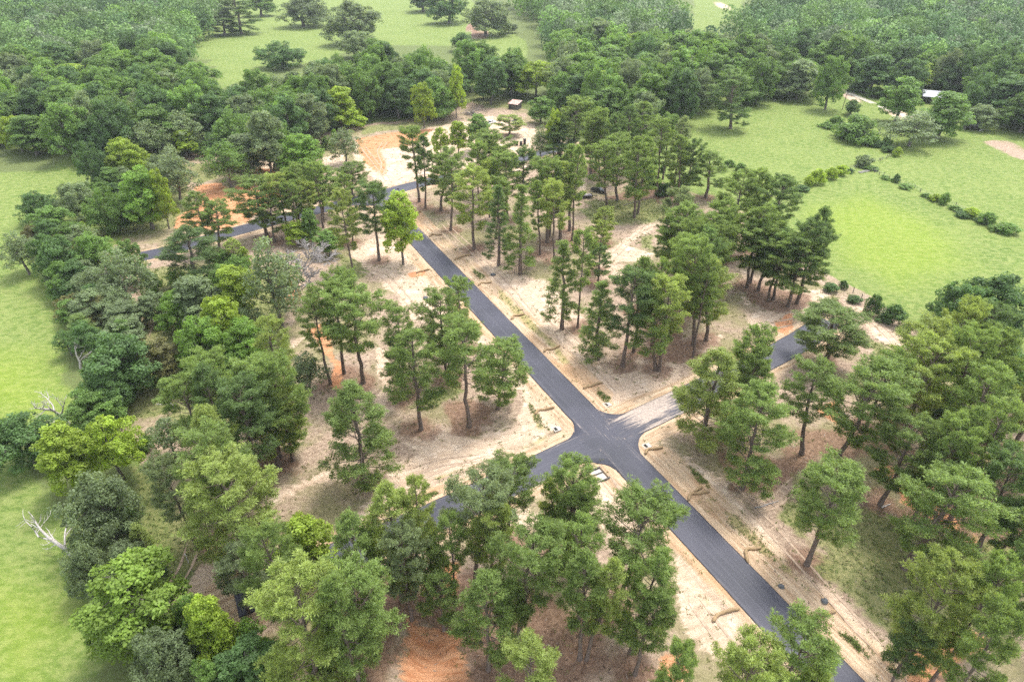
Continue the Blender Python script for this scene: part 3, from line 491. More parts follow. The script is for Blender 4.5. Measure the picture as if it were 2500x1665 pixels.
RUTS = [[(11.3, 132.0), (13.0, 125.6), (16.3, 123.1), (21.6, 121.9)], [(7.1, 143.2), (12.1, 133.3), (18.1, 120.8), (23.1, 108.7)], [(84.3, 147.8), (78.3, 142.4), (70.4, 137.4), (62.6, 134.0)], [(86.0, 150.1), (87.7, 143.2), (90.0, 136.0), (90.9, 128.1)], [(41.6, 76.2), (45.8, 78.2), (49.6, 81.6), (51.5, 83.1)], [(-19.1, 84.5), (-12.7, 87.6), (-5.9, 88.7)], [(-21.6, 74.9), (-17.3, 80.6), (-10.9, 85.3), (-4.5, 88.3)], [(-51.5, 69.3), (-50.8, 64.8), (-51.2, 59.8), (-51.7, 55.6)], [(38.1, 82.7), (41.7, 74.9), (45.1, 66.4), (48.1, 58.0), (51.1, 50.5)], [(26.9, 58.5), (29.4, 53.1), (30.8, 49.4)], [(-43.9, 164.6), (-35.6, 160.1), (-27.7, 147.8), (-22.4, 138.8)], [(-22.5, 198.2), (-11.7, 176.1), (-1.3, 154.2), (5.1, 138.8)], [(6.4, 301.5), (9.9, 291.7), (14.1, 280.9)], [(-65.1, 280.9), (-58.9, 266.5), (-52.3, 250.8), (-46.8, 236.6)], [(-55.7, 287.0), (-56.2, 273.5), (-51.5, 255.9), (-50.7, 241.2)], [(-101.1, 149.3), (-95.1, 143.2), (-89.9, 136.0), (-87.8, 129.4)], [(48.2, 197.5), (43.5, 194.4), (37.5, 187.7), (33.9, 179.8), (29.6, 172.3)], [(16.7, 83.8), (19.0, 78.8), (21.3, 74.2), (23.5, 68.7)]]
TRACK = [(186.8, 392.2), (187.6, 384.0), (189.0, 370.4), (192.8, 349.8), (195.6, 328.0), (196.2, 321.3)]
WPOST = (169.1, 341.6)
WATTLE_LABELS = ['straw wattle near the head of the main road, second from the top', 'straw wattle on the right bank below the narrow shaggy pines', 'straw wattle on the right bank near the dark grey rock', 'straw wattle on the right bank opposite the small airy pine', 'straw wattle on the right bank halfway down the main road', 'straw wattle on the right bank just above the junction', 'straw wattle on the left bank over the orange soil', 'straw wattle on the left bank just above the junction', 'straw wattle beside the concrete inlet right of the junction', 'straw wattle on the right bank, first below the junction corner', 'bent straw wattle on the right bank beside green verge grass', 'straw wattle on the left bank of the lower main road', 'straw wattle on the right bank nearest the bottom edge', 'straw wattle on the right bank nearest the far road', 'short straw wattle end behind the first wattle below the junction']

# ------------------------------------------------------------------ helpers
def put(ob, parent=None, label=None, cat=None, group=None, kind=None):
    col.objects.link(ob)
    if parent is not None: ob.parent = parent
    if label: ob['label'] = label
    if cat: ob['category'] = cat
    if group: ob['group'] = group
    if kind: ob['kind'] = kind
    return ob
def mesh_np(name, V, F, mat=None, tint=None, smooth=False, attrs=None):
    """V (n,3), F list of int arrays (m,k); fast mesh build"""
    me = bpy.data.meshes.new(name)
    V = np.asarray(V, np.float32)
    F = [np.asarray(f, np.int32) for f in F if len(f)]
    me.vertices.add(len(V)); me.vertices.foreach_set('co', V.ravel())
    nl = sum(f.size for f in F); npoly = sum(len(f) for f in F)
    me.loops.add(nl); me.loops.foreach_set('vertex_index', np.concatenate([f.ravel() for f in F]))
    tot = np.concatenate([np.full(len(f), f.shape[1], np.int32) for f in F])
    me.polygons.add(npoly)
    me.polygons.foreach_set('loop_start', np.concatenate([[0], np.cumsum(tot)[:-1]]).astype(np.int32))
    me.polygons.foreach_set('loop_total', tot)
    if smooth: me.polygons.foreach_set('use_smooth', np.ones(npoly, bool))
    if tint is not None:
        a = me.color_attributes.new('tint', 'FLOAT_COLOR', 'POINT')
        t = np.asarray(tint, np.float32)
        if t.ndim == 1: t = np.stack([t, t, t], 1)
        a.data.foreach_set('color', np.concatenate([t, np.ones((len(t), 1), np.float32)], 1).ravel())
    for k, v in (attrs or {}).items():
        a = me.color_attributes.new(k, 'FLOAT_COLOR', 'POINT')
        a.data.foreach_set('color', np.asarray(v, np.float32).ravel())
    me.update(); me.validate()
    if mat: me.materials.append(mat)
    return me
def bm_obj(name, bm, mat, parent=None, bevel=0, **kw):
    me = bpy.data.meshes.new(name)
    if bevel: bmesh.ops.bevel(bm, geom=bm.edges[:], offset=bevel, segments=1, affect='EDGES')
    bm.to_mesh(me); bm.free()
    if mat: me.materials.append(mat)
    return put(bpy.data.objects.new(name, me), parent, **kw)
def add_box(bm, c, s, rz=0, rx=0, ry=0):
    r = bmesh.ops.create_cube(bm, size=1.0)
    M = Matrix.Translation(c) @ Matrix.Rotation(rz, 4, 'Z') @ Matrix.Rotation(ry, 4, 'Y') @ Matrix.Rotation(rx, 4, 'X') @ Matrix.Diagonal((s[0], s[1], s[2], 1))
    bmesh.ops.transform(bm, matrix=M, verts=r['verts']); return r['verts']
def add_prism(bm, prof, y0, y1):
    """profile in x,z extruded along y"""
    a = [bm.verts.new((x, y0, z)) for x, z in prof]; b = [bm.verts.new((x, y1, z)) for x, z in prof]
    n = len(prof)
    bm.faces.new(a); bm.faces.new(b[::-1])
    for i in range(n): bm.faces.new((a[i], b[i], b[(i+1) % n], a[(i+1) % n]))
    bmesh.ops.recalc_face_normals(bm, faces=bm.faces[:])
def add_cyl(bm, p0, p1, r0, r1=None, n=10):
    r1 = r0 if r1 is None else r1
    d = Vector(p1) - Vector(p0)
    r = bmesh.ops.create_cone(bm, cap_ends=True, segments=n, radius1=r0, radius2=r1, depth=d.length)
    M = Matrix.Translation((Vector(p0) + Vector(p1)) / 2) @ d.to_track_quat('Z', 'Y').to_matrix().to_4x4()
    bmesh.ops.transform(bm, matrix=M, verts=r['verts']); return r['verts']
def empty(name, loc, rz=0, label=None, cat=None, group=None):
    e = bpy.data.objects.new(name, None); e.empty_display_size = .5
    e.location = loc; e.rotation_euler = (0, 0, rz)
    return put(e, None, label, cat, group)
def tubes(paths, n=5):
    """list of (pts(k,3), radii(k)) -> V, F quads"""
    V = []; F = []; o = 0
    for P, R in paths:
        P = np.asarray(P, float); k = len(P)
        T = np.gradient(P, axis=0); T /= np.linalg.norm(T, axis=1)[:, None] + 1e-9
        ref = np.where(np.abs(T[:, 2:3]) > .9, np.array([[1., 0, 0]]), np.array([[0, 0, 1.]]))
        A = np.cross(T, ref); A /= np.linalg.norm(A, axis=1)[:, None] + 1e-9
        B = np.cross(T, A)
        th = np.arange(n) * 2 * np.pi / n
        ring = P[:, None, :] + (A[:, None, :]*np.cos(th)[None, :, None] + B[:, None, :]*np.sin(th)[None, :, None]) * np.asarray(R)[:, None, None]
        V.append(ring.reshape(-1, 3))
        i = np.arange(k-1)[:, None]*n; j = np.arange(n)[None, :]
        F.append(np.stack([o+i+j, o+i+(j+1) % n, o+i+n+(j+1) % n, o+i+n+j], -1).reshape(-1, 4))
        o += k*n
    return np.concatenate(V), np.concatenate(F)

# numpy value noise (fbm) for ground relief and patch edges
def vnoise(x, y, seed=0):
    xi = np.floor(x).astype(np.int64); yi = np.floor(y).astype(np.int64)
    fx = x - xi; fy = y - yi; fx = fx*fx*(3-2*fx); fy = fy*fy*(3-2*fy)
    def h(a, b):
        n = (a*374761393 + b*668265263 + seed*1442695041) & 0x7fffffff
        n = ((n ^ (n >> 13)) * 1274126177) & 0x7fffffff
        return ((n ^ (n >> 16)) & 0xffff) / 65535.0
    return (h(xi, yi)*(1-fx) + h(xi+1, yi)*fx)*(1-fy) + (h(xi, yi+1)*(1-fx) + h(xi+1, yi+1)*fx)*fy
def fbm(x, y, seed=0, oct=4):
    s = 0; a = .5
    for k in range(oct): s = s + a*vnoise(x*2**k, y*2**k, seed+k); a *= .5
    return s / (1 - .5**oct)

# ------------------------------------------------------------------ road geometry
MD = np.array(MAIN_DIR); XD = np.array(CROSS_DIR); X0 = np.array(CROSSING)
RW = 3.3
FD = np.array(FAR_ROAD[6])-np.array(FAR_ROAD[5]); FD /= np.linalg.norm(FD)
T_FAR = float(np.linalg.solve(np.array([MD, -FD]).T, np.array(FAR_ROAD[5])-X0)[0]); JF = X0 + MD*T_FAR
MAIN_LINE = [tuple(X0 + MD*t) for t in (T_FAR, T_FAR*.75, T_FAR*.5, T_FAR*.25, 0, 30, 60, 90)]
XN = np.array([-XD[1], XD[0]])
CROSS_LINE = [tuple(X0 + XD*t + XN*o) for t, o in ((-69, 2.2), (-55, 1.2), (-40, .3), (-20, 0), (0, 0), (25, 0), (50, .1), (66, 1.2), (74, 3.0))]
FAR_LINE = FAR_ROAD
def seg_dist(x, y, line):
    """distance to polyline, signed along position"""
    best = np.full(x.shape, 1e9)
    for (ax, ay), (bx, by) in zip(line[:-1], line[1:]):
        dx, dy = bx-ax, by-ay; L2 = dx*dx+dy*dy
        t = np.clip(((x-ax)*dx+(y-ay)*dy)/L2, 0, 1)
        best = np.minimum(best, np.hypot(x-ax-t*dx, y-ay-t*dy))
    return best
def poly_sd(x, y, poly):
    """signed distance to polygon, positive inside"""
    best = np.full(x.shape, 1e9); ins = np.zeros(x.shape, bool)
    n = len(poly)
    for i in range(n):
        ax, ay = poly[i]; bx, by = poly[(i+1) % n]
        dx, dy = bx-ax, by-ay; L2 = dx*dx+dy*dy + 1e-9
        t = np.clip(((x-ax)*dx+(y-ay)*dy)/L2, 0, 1)
        best = np.minimum(best, np.hypot(x-ax-t*dx, y-ay-t*dy))
        c = ((ay > y) != (by > y))
        if dy != 0: ins ^= c & (x < dx*(y-ay)/dy + ax)
    return np.where(ins, best, -best)
SITE = [p for c, f, p in PAINT if c == 'site'][0]
def ground_z(x, y):
    x = np.atleast_1d(np.asarray(x, float)); y = np.atleast_1d(np.asarray(y, float))
    d1 = seg_dist(x, y, MAIN_LINE); d2 = seg_dist(x, y, CROSS_LINE); d3 = seg_dist(x, y, FAR_LINE)
    d = np.minimum(np.minimum(d1, d2), d3)
    near = np.clip((d-4)/8, 0, 1)
    z = (fbm(x/38, y/38, 3)-.5)*1.3*near + (fbm(x/6, y/6, 9)-.5)*.34*np.clip((d-4)/4, 0, 1)
    z += (fbm(x/1.6, y/1.6, 21, 3)-.5)*.14*np.clip((d-3.6)/1, 0, 1)
    dm = np.minimum(d1, np.minimum(d2 + .4, d3+.6))
    mid = np.abs(d1 - RW) + 0*d2
    cl = np.clip((np.minimum(d1, d2)-3.6)/2, 0, 1)
    z -= .42*np.exp(-((dm-6.3)/1.0)**2) * (.7+.6*fbm(x/7, y/7, 31))*(dm > 3.6)
    z += .16*np.exp(-((dm-8.6)/.7)**2) * (fbm(x/5, y/5, 41) > .42)
    z += .05*np.exp(-((dm-4.6)/.35)**2)
    z = np.where(d < 3.7, np.minimum(z, -.02) , z)
    z -= .05*(d < 3.7)
    return z
def gz(x, y): return float(ground_z(x, y)[0])

# ------------------------------------------------------------------ materials
def new_mat(name):
    m = bpy.data.materials.new(name); m.use_nodes = True
    nt = m.node_tree; return m, nt.nodes, nt.links, nt.nodes['Principled BSDF']
def N(nodes, typ, **kw):
    n = nodes.new(typ)
    for k, v in kw.items():
        if k in n.inputs: n.inputs[k].default_value = v
        else: setattr(n, k, v)
    return n
def mixc(nodes, links, fac, a, b, blend='MIX'):
    n = nodes.new('ShaderNodeMix'); n.data_type = 'RGBA'; n.blend_type = blend
    for s, v in ((0, fac), (6, a), (7, b)):
        if isinstance(v, (int, float)): n.inputs[s].default_value = v
        elif isinstance(v, tuple): n.inputs[s].default_value = (*v, 1) if len(v) == 3 else v
        else: links.new(v, n.inputs[s])
    return n.outputs[2]
def ramp(nodes, links, src, a, b):
    n = nodes.new('ShaderNodeMapRange'); n.interpolation_type = 'SMOOTHSTEP'
    n.inputs[1].default_value = a; n.inputs[2].default_value = b
    links.new(src, n.inputs[0]); return n.outputs[0]
def math_n(nodes, links, op, a, b):
    n = nodes.new('ShaderNodeMath'); n.operation = op
    for i, v in enumerate((a, b)):
        if isinstance(v, (int, float)): n.inputs[i].default_value = v
        else: links.new(v, n.inputs[i])
    return n.outputs[0]
def noise(nodes, links, vec, scale, detail=4, rough=.55):
    n = nodes.new('ShaderNodeTexNoise'); n.inputs['Scale'].default_value = scale; n.inputs['Detail'].default_value = detail
    n.inputs['Roughness'].default_value = rough
    links.new(vec, n.inputs['Vector']); return n.outputs['Fac']
def mapped(nodes, links, vec, rot=0, scale=(1, 1, 1)):
    n = nodes.new('ShaderNodeMapping'); n.inputs['Rotation'].default_value = (0, 0, rot); n.inputs['Scale'].default_value = scale
    links.new(vec, n.inputs['Vector']); return n.outputs['Vector']

def leaf_mat(name, trans=.35, rough=.6):
    m, n, l, p = new_mat(name)
    oi = n.new('ShaderNodeObjectInfo'); at = n.new('ShaderNodeAttribute'); at.attribute_name = 'tint'
    c = mixc(n, l, 1.0, oi.outputs['Color'], at.outputs['Color'], 'MULTIPLY')
    hs = n.new('ShaderNodeHueSaturation'); l.new(c, hs.inputs['Color'])
    mr = n.new('ShaderNodeMapRange'); mr.inputs[3].default_value = .86; mr.inputs[4].default_value = 1.14
    l.new(oi.outputs['Random'], mr.inputs[0]); l.new(mr.outputs[0], hs.inputs['Value'])
    l.new(hs.outputs[0], p.inputs['Base Color']); p.inputs['Roughness'].default_value = rough
    p.inputs['Specular IOR Level'].default_value = .25
    tr = n.new('ShaderNodeBsdfTranslucent')
    c2 = mixc(n, l, 1.0, hs.outputs[0], (1.25, 1.2, .55), 'MULTIPLY'); l.new(c2, tr.inputs['Color'])
    mx = n.new('ShaderNodeMixShader'); mx.inputs[0].default_value = trans
    l.new(p.outputs[0], mx.inputs[1]); l.new(tr.outputs[0], mx.inputs[2])
    l.new(mx.outputs[0], n['Material Output'].inputs['Surface'])
    return m
def wood_leaf_mat(name):
    m, n, l, p = new_mat(name)
    at = n.new('ShaderNodeAttribute'); at.attribute_name = 'tint'
    l.new(at.outputs['Color'], p.inputs['Base Color']); p.inputs['Roughness'].default_value = .6
    p.inputs['Specular IOR Level'].default_value = .25
    tr = n.new('ShaderNodeBsdfTranslucent'); l.new(at.outputs['Color'], tr.inputs['Color'])
    mx = n.new('ShaderNodeMixShader'); mx.inputs[0].default_value = .3
    l.new(p.outputs[0], mx.inputs[1]); l.new(tr.outputs[0], mx.inputs[2])
    l.new(mx.outputs[0], n['Material Output'].inputs['Surface'])
    return m
def bark_mat(name, a, b, scale=6):
    m, n, l, p = new_mat(name)
    tc = n.new('ShaderNodeTexCoord'); v = mapped(n, l, tc.outputs['Object'], 0, (1, 1, .25))
    f = noise(n, l, v, scale, 5, .65)
    l.new(mixc(n, l, ramp(n, l, f, .35, .65), a, b), p.inputs['Base Color']); p.inputs['Roughness'].default_value = .9
    bp = n.new('ShaderNodeBump'); bp.inputs['Strength'].default_value = .6; bp.inputs['Distance'].default_value = .05
    l.new(f, bp.inputs['Height']); l.new(bp.outputs[0], p.inputs['Normal'])
    return m
def plain_mat(name, a, b=None, scale=4, rough=.7, metal=0, spec=.5):
    m, n, l, p = new_mat(name)
    b = b or tuple(x*.7 for x in a)
    tc = n.new('ShaderNodeTexCoord'); f = noise(n, l, tc.outputs['Object'], scale, 5, .6)
    l.new(mixc(n, l, ramp(n, l, f, .3, .7), a, b), p.inputs['Base Color'])
    p.inputs['Roughness'].default_value = rough; p.inputs['Metallic'].default_value = metal; p.inputs['Specular IOR Level'].default_value = spec
    return m
M_NEEDLE = leaf_mat('pine_needles', .5, .55)
M_LEAF = leaf_mat('broad_leaves', .48, .5)
M_WOOD = wood_leaf_mat('woodland_leaves')
M_BARK = bark_mat('pine_bark', (.10, .075, .06), (.19, .145, .12))
M_BARK2 = bark_mat('oak_bark', (.09, .08, .07), (.17, .15, .13))
M_DEAD = bark_mat('bleached_wood', (.52, .485, .45), (.34, .31, .285))
M_DEAD2 = bark_mat('grey_twigs', (.33, .305, .29), (.23, .21, .20))
M_PALE = bark_mat('pale_pine_bark', (.22, .18, .16), (.32, .28, .26))

def ground_mat():
    m, n, l, p = new_mat('ground_cover')
    geo = n.new('ShaderNodeNewGeometry'); P = geo.outputs['Position']
    a1 = n.new('ShaderNodeAttribute'); a1.attribute_name = 'cov'
    a2 = n.new('ShaderNodeAttribute'); a2.attribute_name = 'cov2'
    a3 = n.new('ShaderNodeAttribute'); a3.attribute_name = 'lane'
    s1 = n.new('ShaderNodeSeparateColor'); l.new(a1.outputs['Color'], s1.inputs[0])
    s2 = n.new('ShaderNodeSeparateColor'); l.new(a2.outputs['Color'], s2.inputs[0])
    s3 = n.new('ShaderNodeSeparateXYZ'); l.new(a3.outputs['Vector'], s3.inputs[0])
    nbig = noise(n, l, P, .05, 4, .5); nmid = noise(n, l, P, .30, 6, .62); nfine = noise(n, l, P, 1.5, 7, .72); nvf = noise(n, l, P, 5, 5, .75)
    # traces of wheels and blades: noise drawn out along the nearest road
    rut = noise(n, l, mapped(n, l, a3.outputs['Vector'], 0, (.10, 1.5, 1)), 1.0, 6, .68)
    rut2 = noise(n, l, mapped(n, l, a3.outputs['Vector'], 0, (.06, 3.2, 1)), 1.0, 5, .7)
    wv = n.new('ShaderNodeVectorMath'); wv.operation = 'MULTIPLY_ADD'
    nw = n.new('ShaderNodeTexNoise'); nw.inputs['Scale'].default_value = .06; nw.inputs['Detail'].default_value = 2; l.new(P, nw.inputs['Vector'])
    l.new(nw.outputs['Color'], wv.inputs[0]); wv.inputs[1].default_value = (14, 14, 0); l.new(P, wv.inputs[2])
    swirl = noise(n, l, mapped(n, l, wv.outputs[0], .7, (.28, 1.5, 1)), 1.0, 6, .7)
    edge = math_n(n, l, 'ADD', math_n(n, l, 'MULTIPLY', nmid, .65), math_n(n, l, 'MULTIPLY', nfine, .35))
    edge2 = math_n(n, l, 'ADD', math_n(n, l, 'MULTIPLY', swirl, .6), math_n(n, l, 'MULTIPLY', nfine, .4))
    def mask(sock, k=1.5, lo=.36, hi=.64, src=None):
        e = math_n(n, l, 'MULTIPLY', math_n(n, l, 'SUBTRACT', src or edge, .5), k)
        return ramp(n, l, math_n(n, l, 'ADD', sock, e), lo, hi)
    def amt(f, k): return math_n(n, l, 'MULTIPLY', f, k)
    # pasture grass
    tuft = noise(n, l, mapped(n, l, P, .2, (.48, .80, 1)), 1.0, 6, .78)
    g = mixc(n, l, ramp(n, l, nbig, .35, .65), (.108, .166, .034), (.140, .194, .046))
    g = mixc(n, l, ramp(n, l, tuft, .44, .58), g, (.192, .232, .070))
    g = mixc(n, l, amt(ramp(n, l, tuft, .46, .36), .8), g, (.082, .130, .026))
    g = mixc(n, l, amt(ramp(n, l, nvf, .52, .7), .4), g, (.075, .120, .030))
    g = mixc(n, l, amt(ramp(n, l, nmid, .52, .75), .55), g, (.195, .212, .075))
    g = mixc(n, l, amt(s2.outputs[2], .7), g, mixc(n, l, ramp(n, l, tuft, .4, .65), (.165, .235, .026), (.225, .275, .052)))
    # site soil: tan, littered, drawn out by machine work
    soil = mixc(n, l, ramp(n, l, nfine, .34, .66), (.215, .150, .108), (.40, .305, .225))
    soil = mixc(n, l, amt(ramp(n, l, swirl, .46, .70), .5), soil, (.46, .355, .265))
    soil = mixc(n, l, amt(ramp(n, l, math_n(n, l, 'ADD', amt(nbig, .7), amt(nmid, .3)), .44, .60), .72), soil, mixc(n, l, nfine, (.13, .145, .05), (.24, .22, .10)))
    soil = mixc(n, l, amt(ramp(n, l, nvf, .56, .74), .55), soil, (.135, .095, .070))
    c = mixc(n, l, mask(s1.outputs[0], .8, .3, .6), g, soil)
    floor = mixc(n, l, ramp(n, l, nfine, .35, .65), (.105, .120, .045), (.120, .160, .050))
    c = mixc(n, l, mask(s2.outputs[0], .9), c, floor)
    straw = mixc(n, l, ramp(n, l, nfine, .35, .65), (.135, .076, .050), (.255, .160, .110))
    # pale sand
    sand = mixc(n, l, ramp(n, l, swirl, .30, .70), (.41, .30, .21), (.55, .43, .32))
    sand = mixc(n, l, amt(ramp(n, l, nmid, .50, .68), .8), sand, (.655, .535, .415))
    sand = mixc(n, l, amt(ramp(n, l, rut, .50, .66), .55), sand, (.37, .26, .18))
    sand = mixc(n, l, amt(ramp(n, l, nfine, .54, .70), .6), sand, (.29, .205, .150))
    sand = mixc(n, l, amt(ramp(n, l, nvf, .58, .74), .45), sand, (.20, .145, .11))
    c = mixc(n, l, mask(s1.outputs[1], 1.7, .36, .68, edge2), c, sand)
    # graded shoulder: orange-tan, ruts parallel to the road
    shd = mixc(n, l, ramp(n, l, rut, .36, .64), (.34, .225, .135), (.545, .42, .29))
    shd = mixc(n, l, amt(ramp(n, l, rut2, .55, .70), .6), shd, (.22, .15, .10))
    shd = mixc(n, l, amt(ramp(n, l, nbig, .52, .66), .5), shd, (.46, .26, .13))
    shd = mixc(n, l, amt(ramp(n, l, nvf, .56, .72), .4), shd, (.24, .17, .11))
    c = mixc(n, l, amt(ramp(n, l, math_n(n, l, 'ADD', s3.outputs[2], amt(math_n(n, l, 'SUBTRACT', edge, .5), .8)), .35, .65), .92), c, shd)
    c = mixc(n, l, amt(mask(a1.outputs['Alpha'], 1.9, .40, .75), .88), c, straw)
    weeds = mixc(n, l, ramp(n, l, nfine, .4, .62), (.125, .155, .048), (.225, .225, .088))
    c = mixc(n, l, amt(mask(s2.outputs[1], 1.9, .42, .8), .85), c, weeds)
    clay = mixc(n, l, ramp(n, l, swirl, .35, .65), (.40, .170, .078), (.54, .285, .155))
    clay = mixc(n, l, amt(ramp(n, l, nfine, .53, .70), .6), clay, (.31, .135, .070))
    c = mixc(n, l, mask(s1.outputs[2], 1.8, .42, .72, edge2), c, clay)
    verge = mixc(n, l, ramp(n, l, nfine, .4, .6), (.215, .215, .068), (.38, .31, .15))
    c = mixc(n, l, amt(mask(a2.outputs['Alpha'], 1.8, .45, .85), .8), c, verge)
    l.new(c, p.inputs['Base Color']); p.inputs['Roughness'].default_value = .95; p.inputs['Specular IOR Level'].default_value = .15
    hgt = math_n(n, l, 'ADD', amt(nfine, .8), math_n(n, l, 'ADD', amt(nvf, .3), math_n(n, l, 'ADD', amt(tuft, 1.3), amt(swirl, .25))))
    bp = n.new('ShaderNodeBump'); bp.inputs['Strength'].default_value = .8; bp.inputs['Distance'].default_value = .30
    l.new(hgt, bp.inputs['Height']); l.new(bp.outputs[0], p.inputs['Normal'])
    return m
def asphalt_mat():
    m, n, l, p = new_mat('fresh_asphalt')
    geo = n.new('ShaderNodeNewGeometry'); P = geo.outputs['Position']
    at = n.new('ShaderNodeAttribute'); at.attribute_name = 'dust'; s = n.new('ShaderNodeSeparateColor'); l.new(at.outputs['Color'], s.inputs[0])
    uv = n.new('ShaderNodeAttribute'); uv.attribute_name = 'lane'
    nb = noise(n, l, P, .09, 4, .5); nf = noise(n, l, P, 2.2, 5, .7)
    lane = noise(n, l, mapped(n, l, uv.outputs['Vector'], 0, (.03, 1.3, 1)), 1.0, 4, .6)
    c = mixc(n, l, ramp(n, l, nb, .35, .65), (.028, .030, .043), (.046, .047, .066))
    c = mixc(n, l, math_n(n, l, 'MULTIPLY', ramp(n, l, lane, .48, .68), .55), c, (.068, .068, .088))
    c = mixc(n, l, math_n(n, l, 'MULTIPLY', ramp(n, l, nf, .5, .75), .3), c, (.085, .082, .092))
    # smeared sand carried over by site traffic
    st = noise(n, l, mapped(n, l, uv.outputs['Vector'], 0, (.22, 2.6, 1)), 1.0, 5, .7)
    e = math_n(n, l, 'ADD', s.outputs[0], math_n(n, l, 'MULTIPLY', math_n(n, l, 'SUBTRACT', st, .5), 2.0))
    sandc = mixc(n, l, ramp(n, l, nf, .35, .65), (.34, .27, .22), (.55, .45, .37))
    c = mixc(n, l, math_n(n, l, 'MULTIPLY', ramp(n, l, e, .45, .95), .72), c, sandc)
    c = mixc(n, l, s.outputs[1], c, (.016, .016, .019))
    l.new(c, p.inputs['Base Color']); p.inputs['Roughness'].default_value = .62; p.inputs['Specular IOR Level'].default_value = .4
    bp = n.new('ShaderNodeBump'); bp.inputs['Strength'].default_value = .25; bp.inputs['Distance'].default_value = .02
    l.new(noise(n, l, P, 12, 4, .7), bp.inputs['Height']); l.new(bp.outputs[0], p.inputs['Normal'])
    return m
M_GROUND = ground_mat(); M_ASPH = asphalt_mat()

# ------------------------------------------------------------------ ground sheet
def axis(lo, hi, step, far0, far1):
    mid = np.arange(lo, hi+.01, step)
    def grow(start, end, sgn):
        out = []; v = start; s = step
        while (end - v)*sgn > 0: s *= 1.13; v += s*sgn; out.append(v)
        return out
    return np.array(grow(lo, far0, -1)[::-1] + mid.tolist() + grow(hi, far1, 1))
gx = axis(-125, 130, .70, -4000, 4000); gy = axis(24, 285, .70, -600, 5000)
GX, GY = np.meshgrid(gx, gy); fx, fy = GX.ravel(), GY.ravel()
GZ = ground_z(fx, fy)
cov = np.zeros((len(fx), 4)); cov2 = np.zeros((len(fx), 4))
warp = 2.2
wx = fx + (fbm(fx/7, fy/7, 51)-.5)*warp*2; wy = fy + (fbm(fx/7, fy/7, 61)-.5)*warp*2
chan = {'site': (cov, 0), 'sand': (cov, 1), 'clay': (cov, 2), 'straw': (cov, 3), 'floor': (cov2, 0), 'weeds': (cov2, 1), 'lime': (cov2, 2), 'verge': (cov2, 3), 'track': (cov, 1)}
for c, f, poly in PAINT:
    xs = [p[0] for p in poly]; ys = [p[1] for p in poly]
    m_ = (fx > min(xs)-f*6-3) & (fx < max(xs)+f*6+3) & (fy > min(ys)-f*6-3) & (fy < max(ys)+f*6+3)
    if not m_.any(): continue
    wgt = .5 if c in ('track', 'verge') else 1
    s_ = poly_sd(fx[m_] + (wx[m_]-fx[m_])*wgt, fy[m_] + (wy[m_]-fy[m_])*wgt, poly)
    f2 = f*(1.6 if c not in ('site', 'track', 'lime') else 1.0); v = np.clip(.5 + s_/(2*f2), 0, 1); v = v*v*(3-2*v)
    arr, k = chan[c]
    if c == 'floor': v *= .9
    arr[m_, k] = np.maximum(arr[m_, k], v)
    if c == 'track': cov[m_, 0] = np.maximum(cov[m_, 0], v)
    if c in ('sand', 'clay', 'straw') : cov[m_, 0] = np.maximum(cov[m_, 0], v)
# bare shoulders beside the asphalt, needle litter under every pine
dM = seg_dist(fx, fy, MAIN_LINE); dC = seg_dist(fx, fy, CROSS_LINE); dF = seg_dist(fx, fy, FAR_LINE)
dn = np.minimum(np.minimum(dM, dC), dF)
lane = np.zeros((len(fx), 4)); lane[:, 3] = 1
tM = (fx-X0[0])*MD[0] + (fy-X0[1])*MD[1]; tC = (fx-X0[0])*XD[0] + (fy-X0[1])*XD[1]; tF = (fx-JF[0])*FD[0] + (fy-JF[1])*FD[1]
sM = (fx-X0[0])*-MD[1] + (fy-X0[1])*MD[0]
which = np.argmin(np.stack([dM, dC, dF]), 0)
lane[:, 0] = np.choose(which, [tM, tC+300, tF+700]); lane[:, 1] = np.choose(which, [sM, (fx-X0[0])*XN[0]+(fy-X0[1])*XN[1]+60, (fx-JF[0])*-FD[1]+(fy-JF[1])*FD[0]+140])
wsh = 6.6 + 4.0*(fbm(fx/16, fy/16, 87)-.35) + np.where((which == 0) & (sM > 0), 3.0, 0)
lane[:, 2] = np.clip((wsh - dn)/3.0 + .1, 0, 1)*np.where(which == 2, .8, 1)
sh = np.clip((6.2 - np.minimum(dM, np.minimum(dC, dF+.5)))/2.0, 0, 1)*.8
cov[:, 0] = np.maximum(cov[:, 0], sh)
wide = np.clip((17 - dM)/8, 0, 1)*.42
cov[:, 1] = np.maximum(cov[:, 1], wide*(fy < 235)*(fy > 10))
vg = np.exp(-((np.minimum(dM, dC+.6)-7.0)/1.1)**2)*.55*fbm(fx/9, fy/9, 77)*1.6
cov2[:, 3] = np.maximum(cov2[:, 3], vg*(fy < 200))
strip = np.clip((dn-3.3)/.4, 0, 1)*np.clip((4.6-dn)/.6, 0, 1)
for t in TREES:
    if t[0] == 'P' and t[2] < 300:
        m_ = (np.abs(fx-t[1]) < 9) & (np.abs(fy-t[2]) < 9)
        r = np.hypot(fx[m_]-t[1], fy[m_]-t[2])
        cov[m_, 3] = np.maximum(cov[m_, 3], np.clip(1.0-r/7.5, 0, .85))
cov[:, 3] *= 1 - .75*np.clip((7.5-dn)/2, 0, 1)
cov2[:, 1] *= 1 - np.clip((6-dn)/2, 0, 1)
ny, nx = GX.shape
ii = (np.arange(ny-1)[:, None]*nx + np.arange(nx-1)[None, :]).ravel()
F = np.stack([ii, ii+1, ii+nx+1, ii+nx], 1)
g_me = mesh_np('ground', np.stack([fx, fy, GZ], 1), [F], M_GROUND, smooth=True, attrs={'cov': cov, 'cov2': cov2, 'lane': lane})
put(bpy.data.objects.new('ground', g_me), kind='structure')

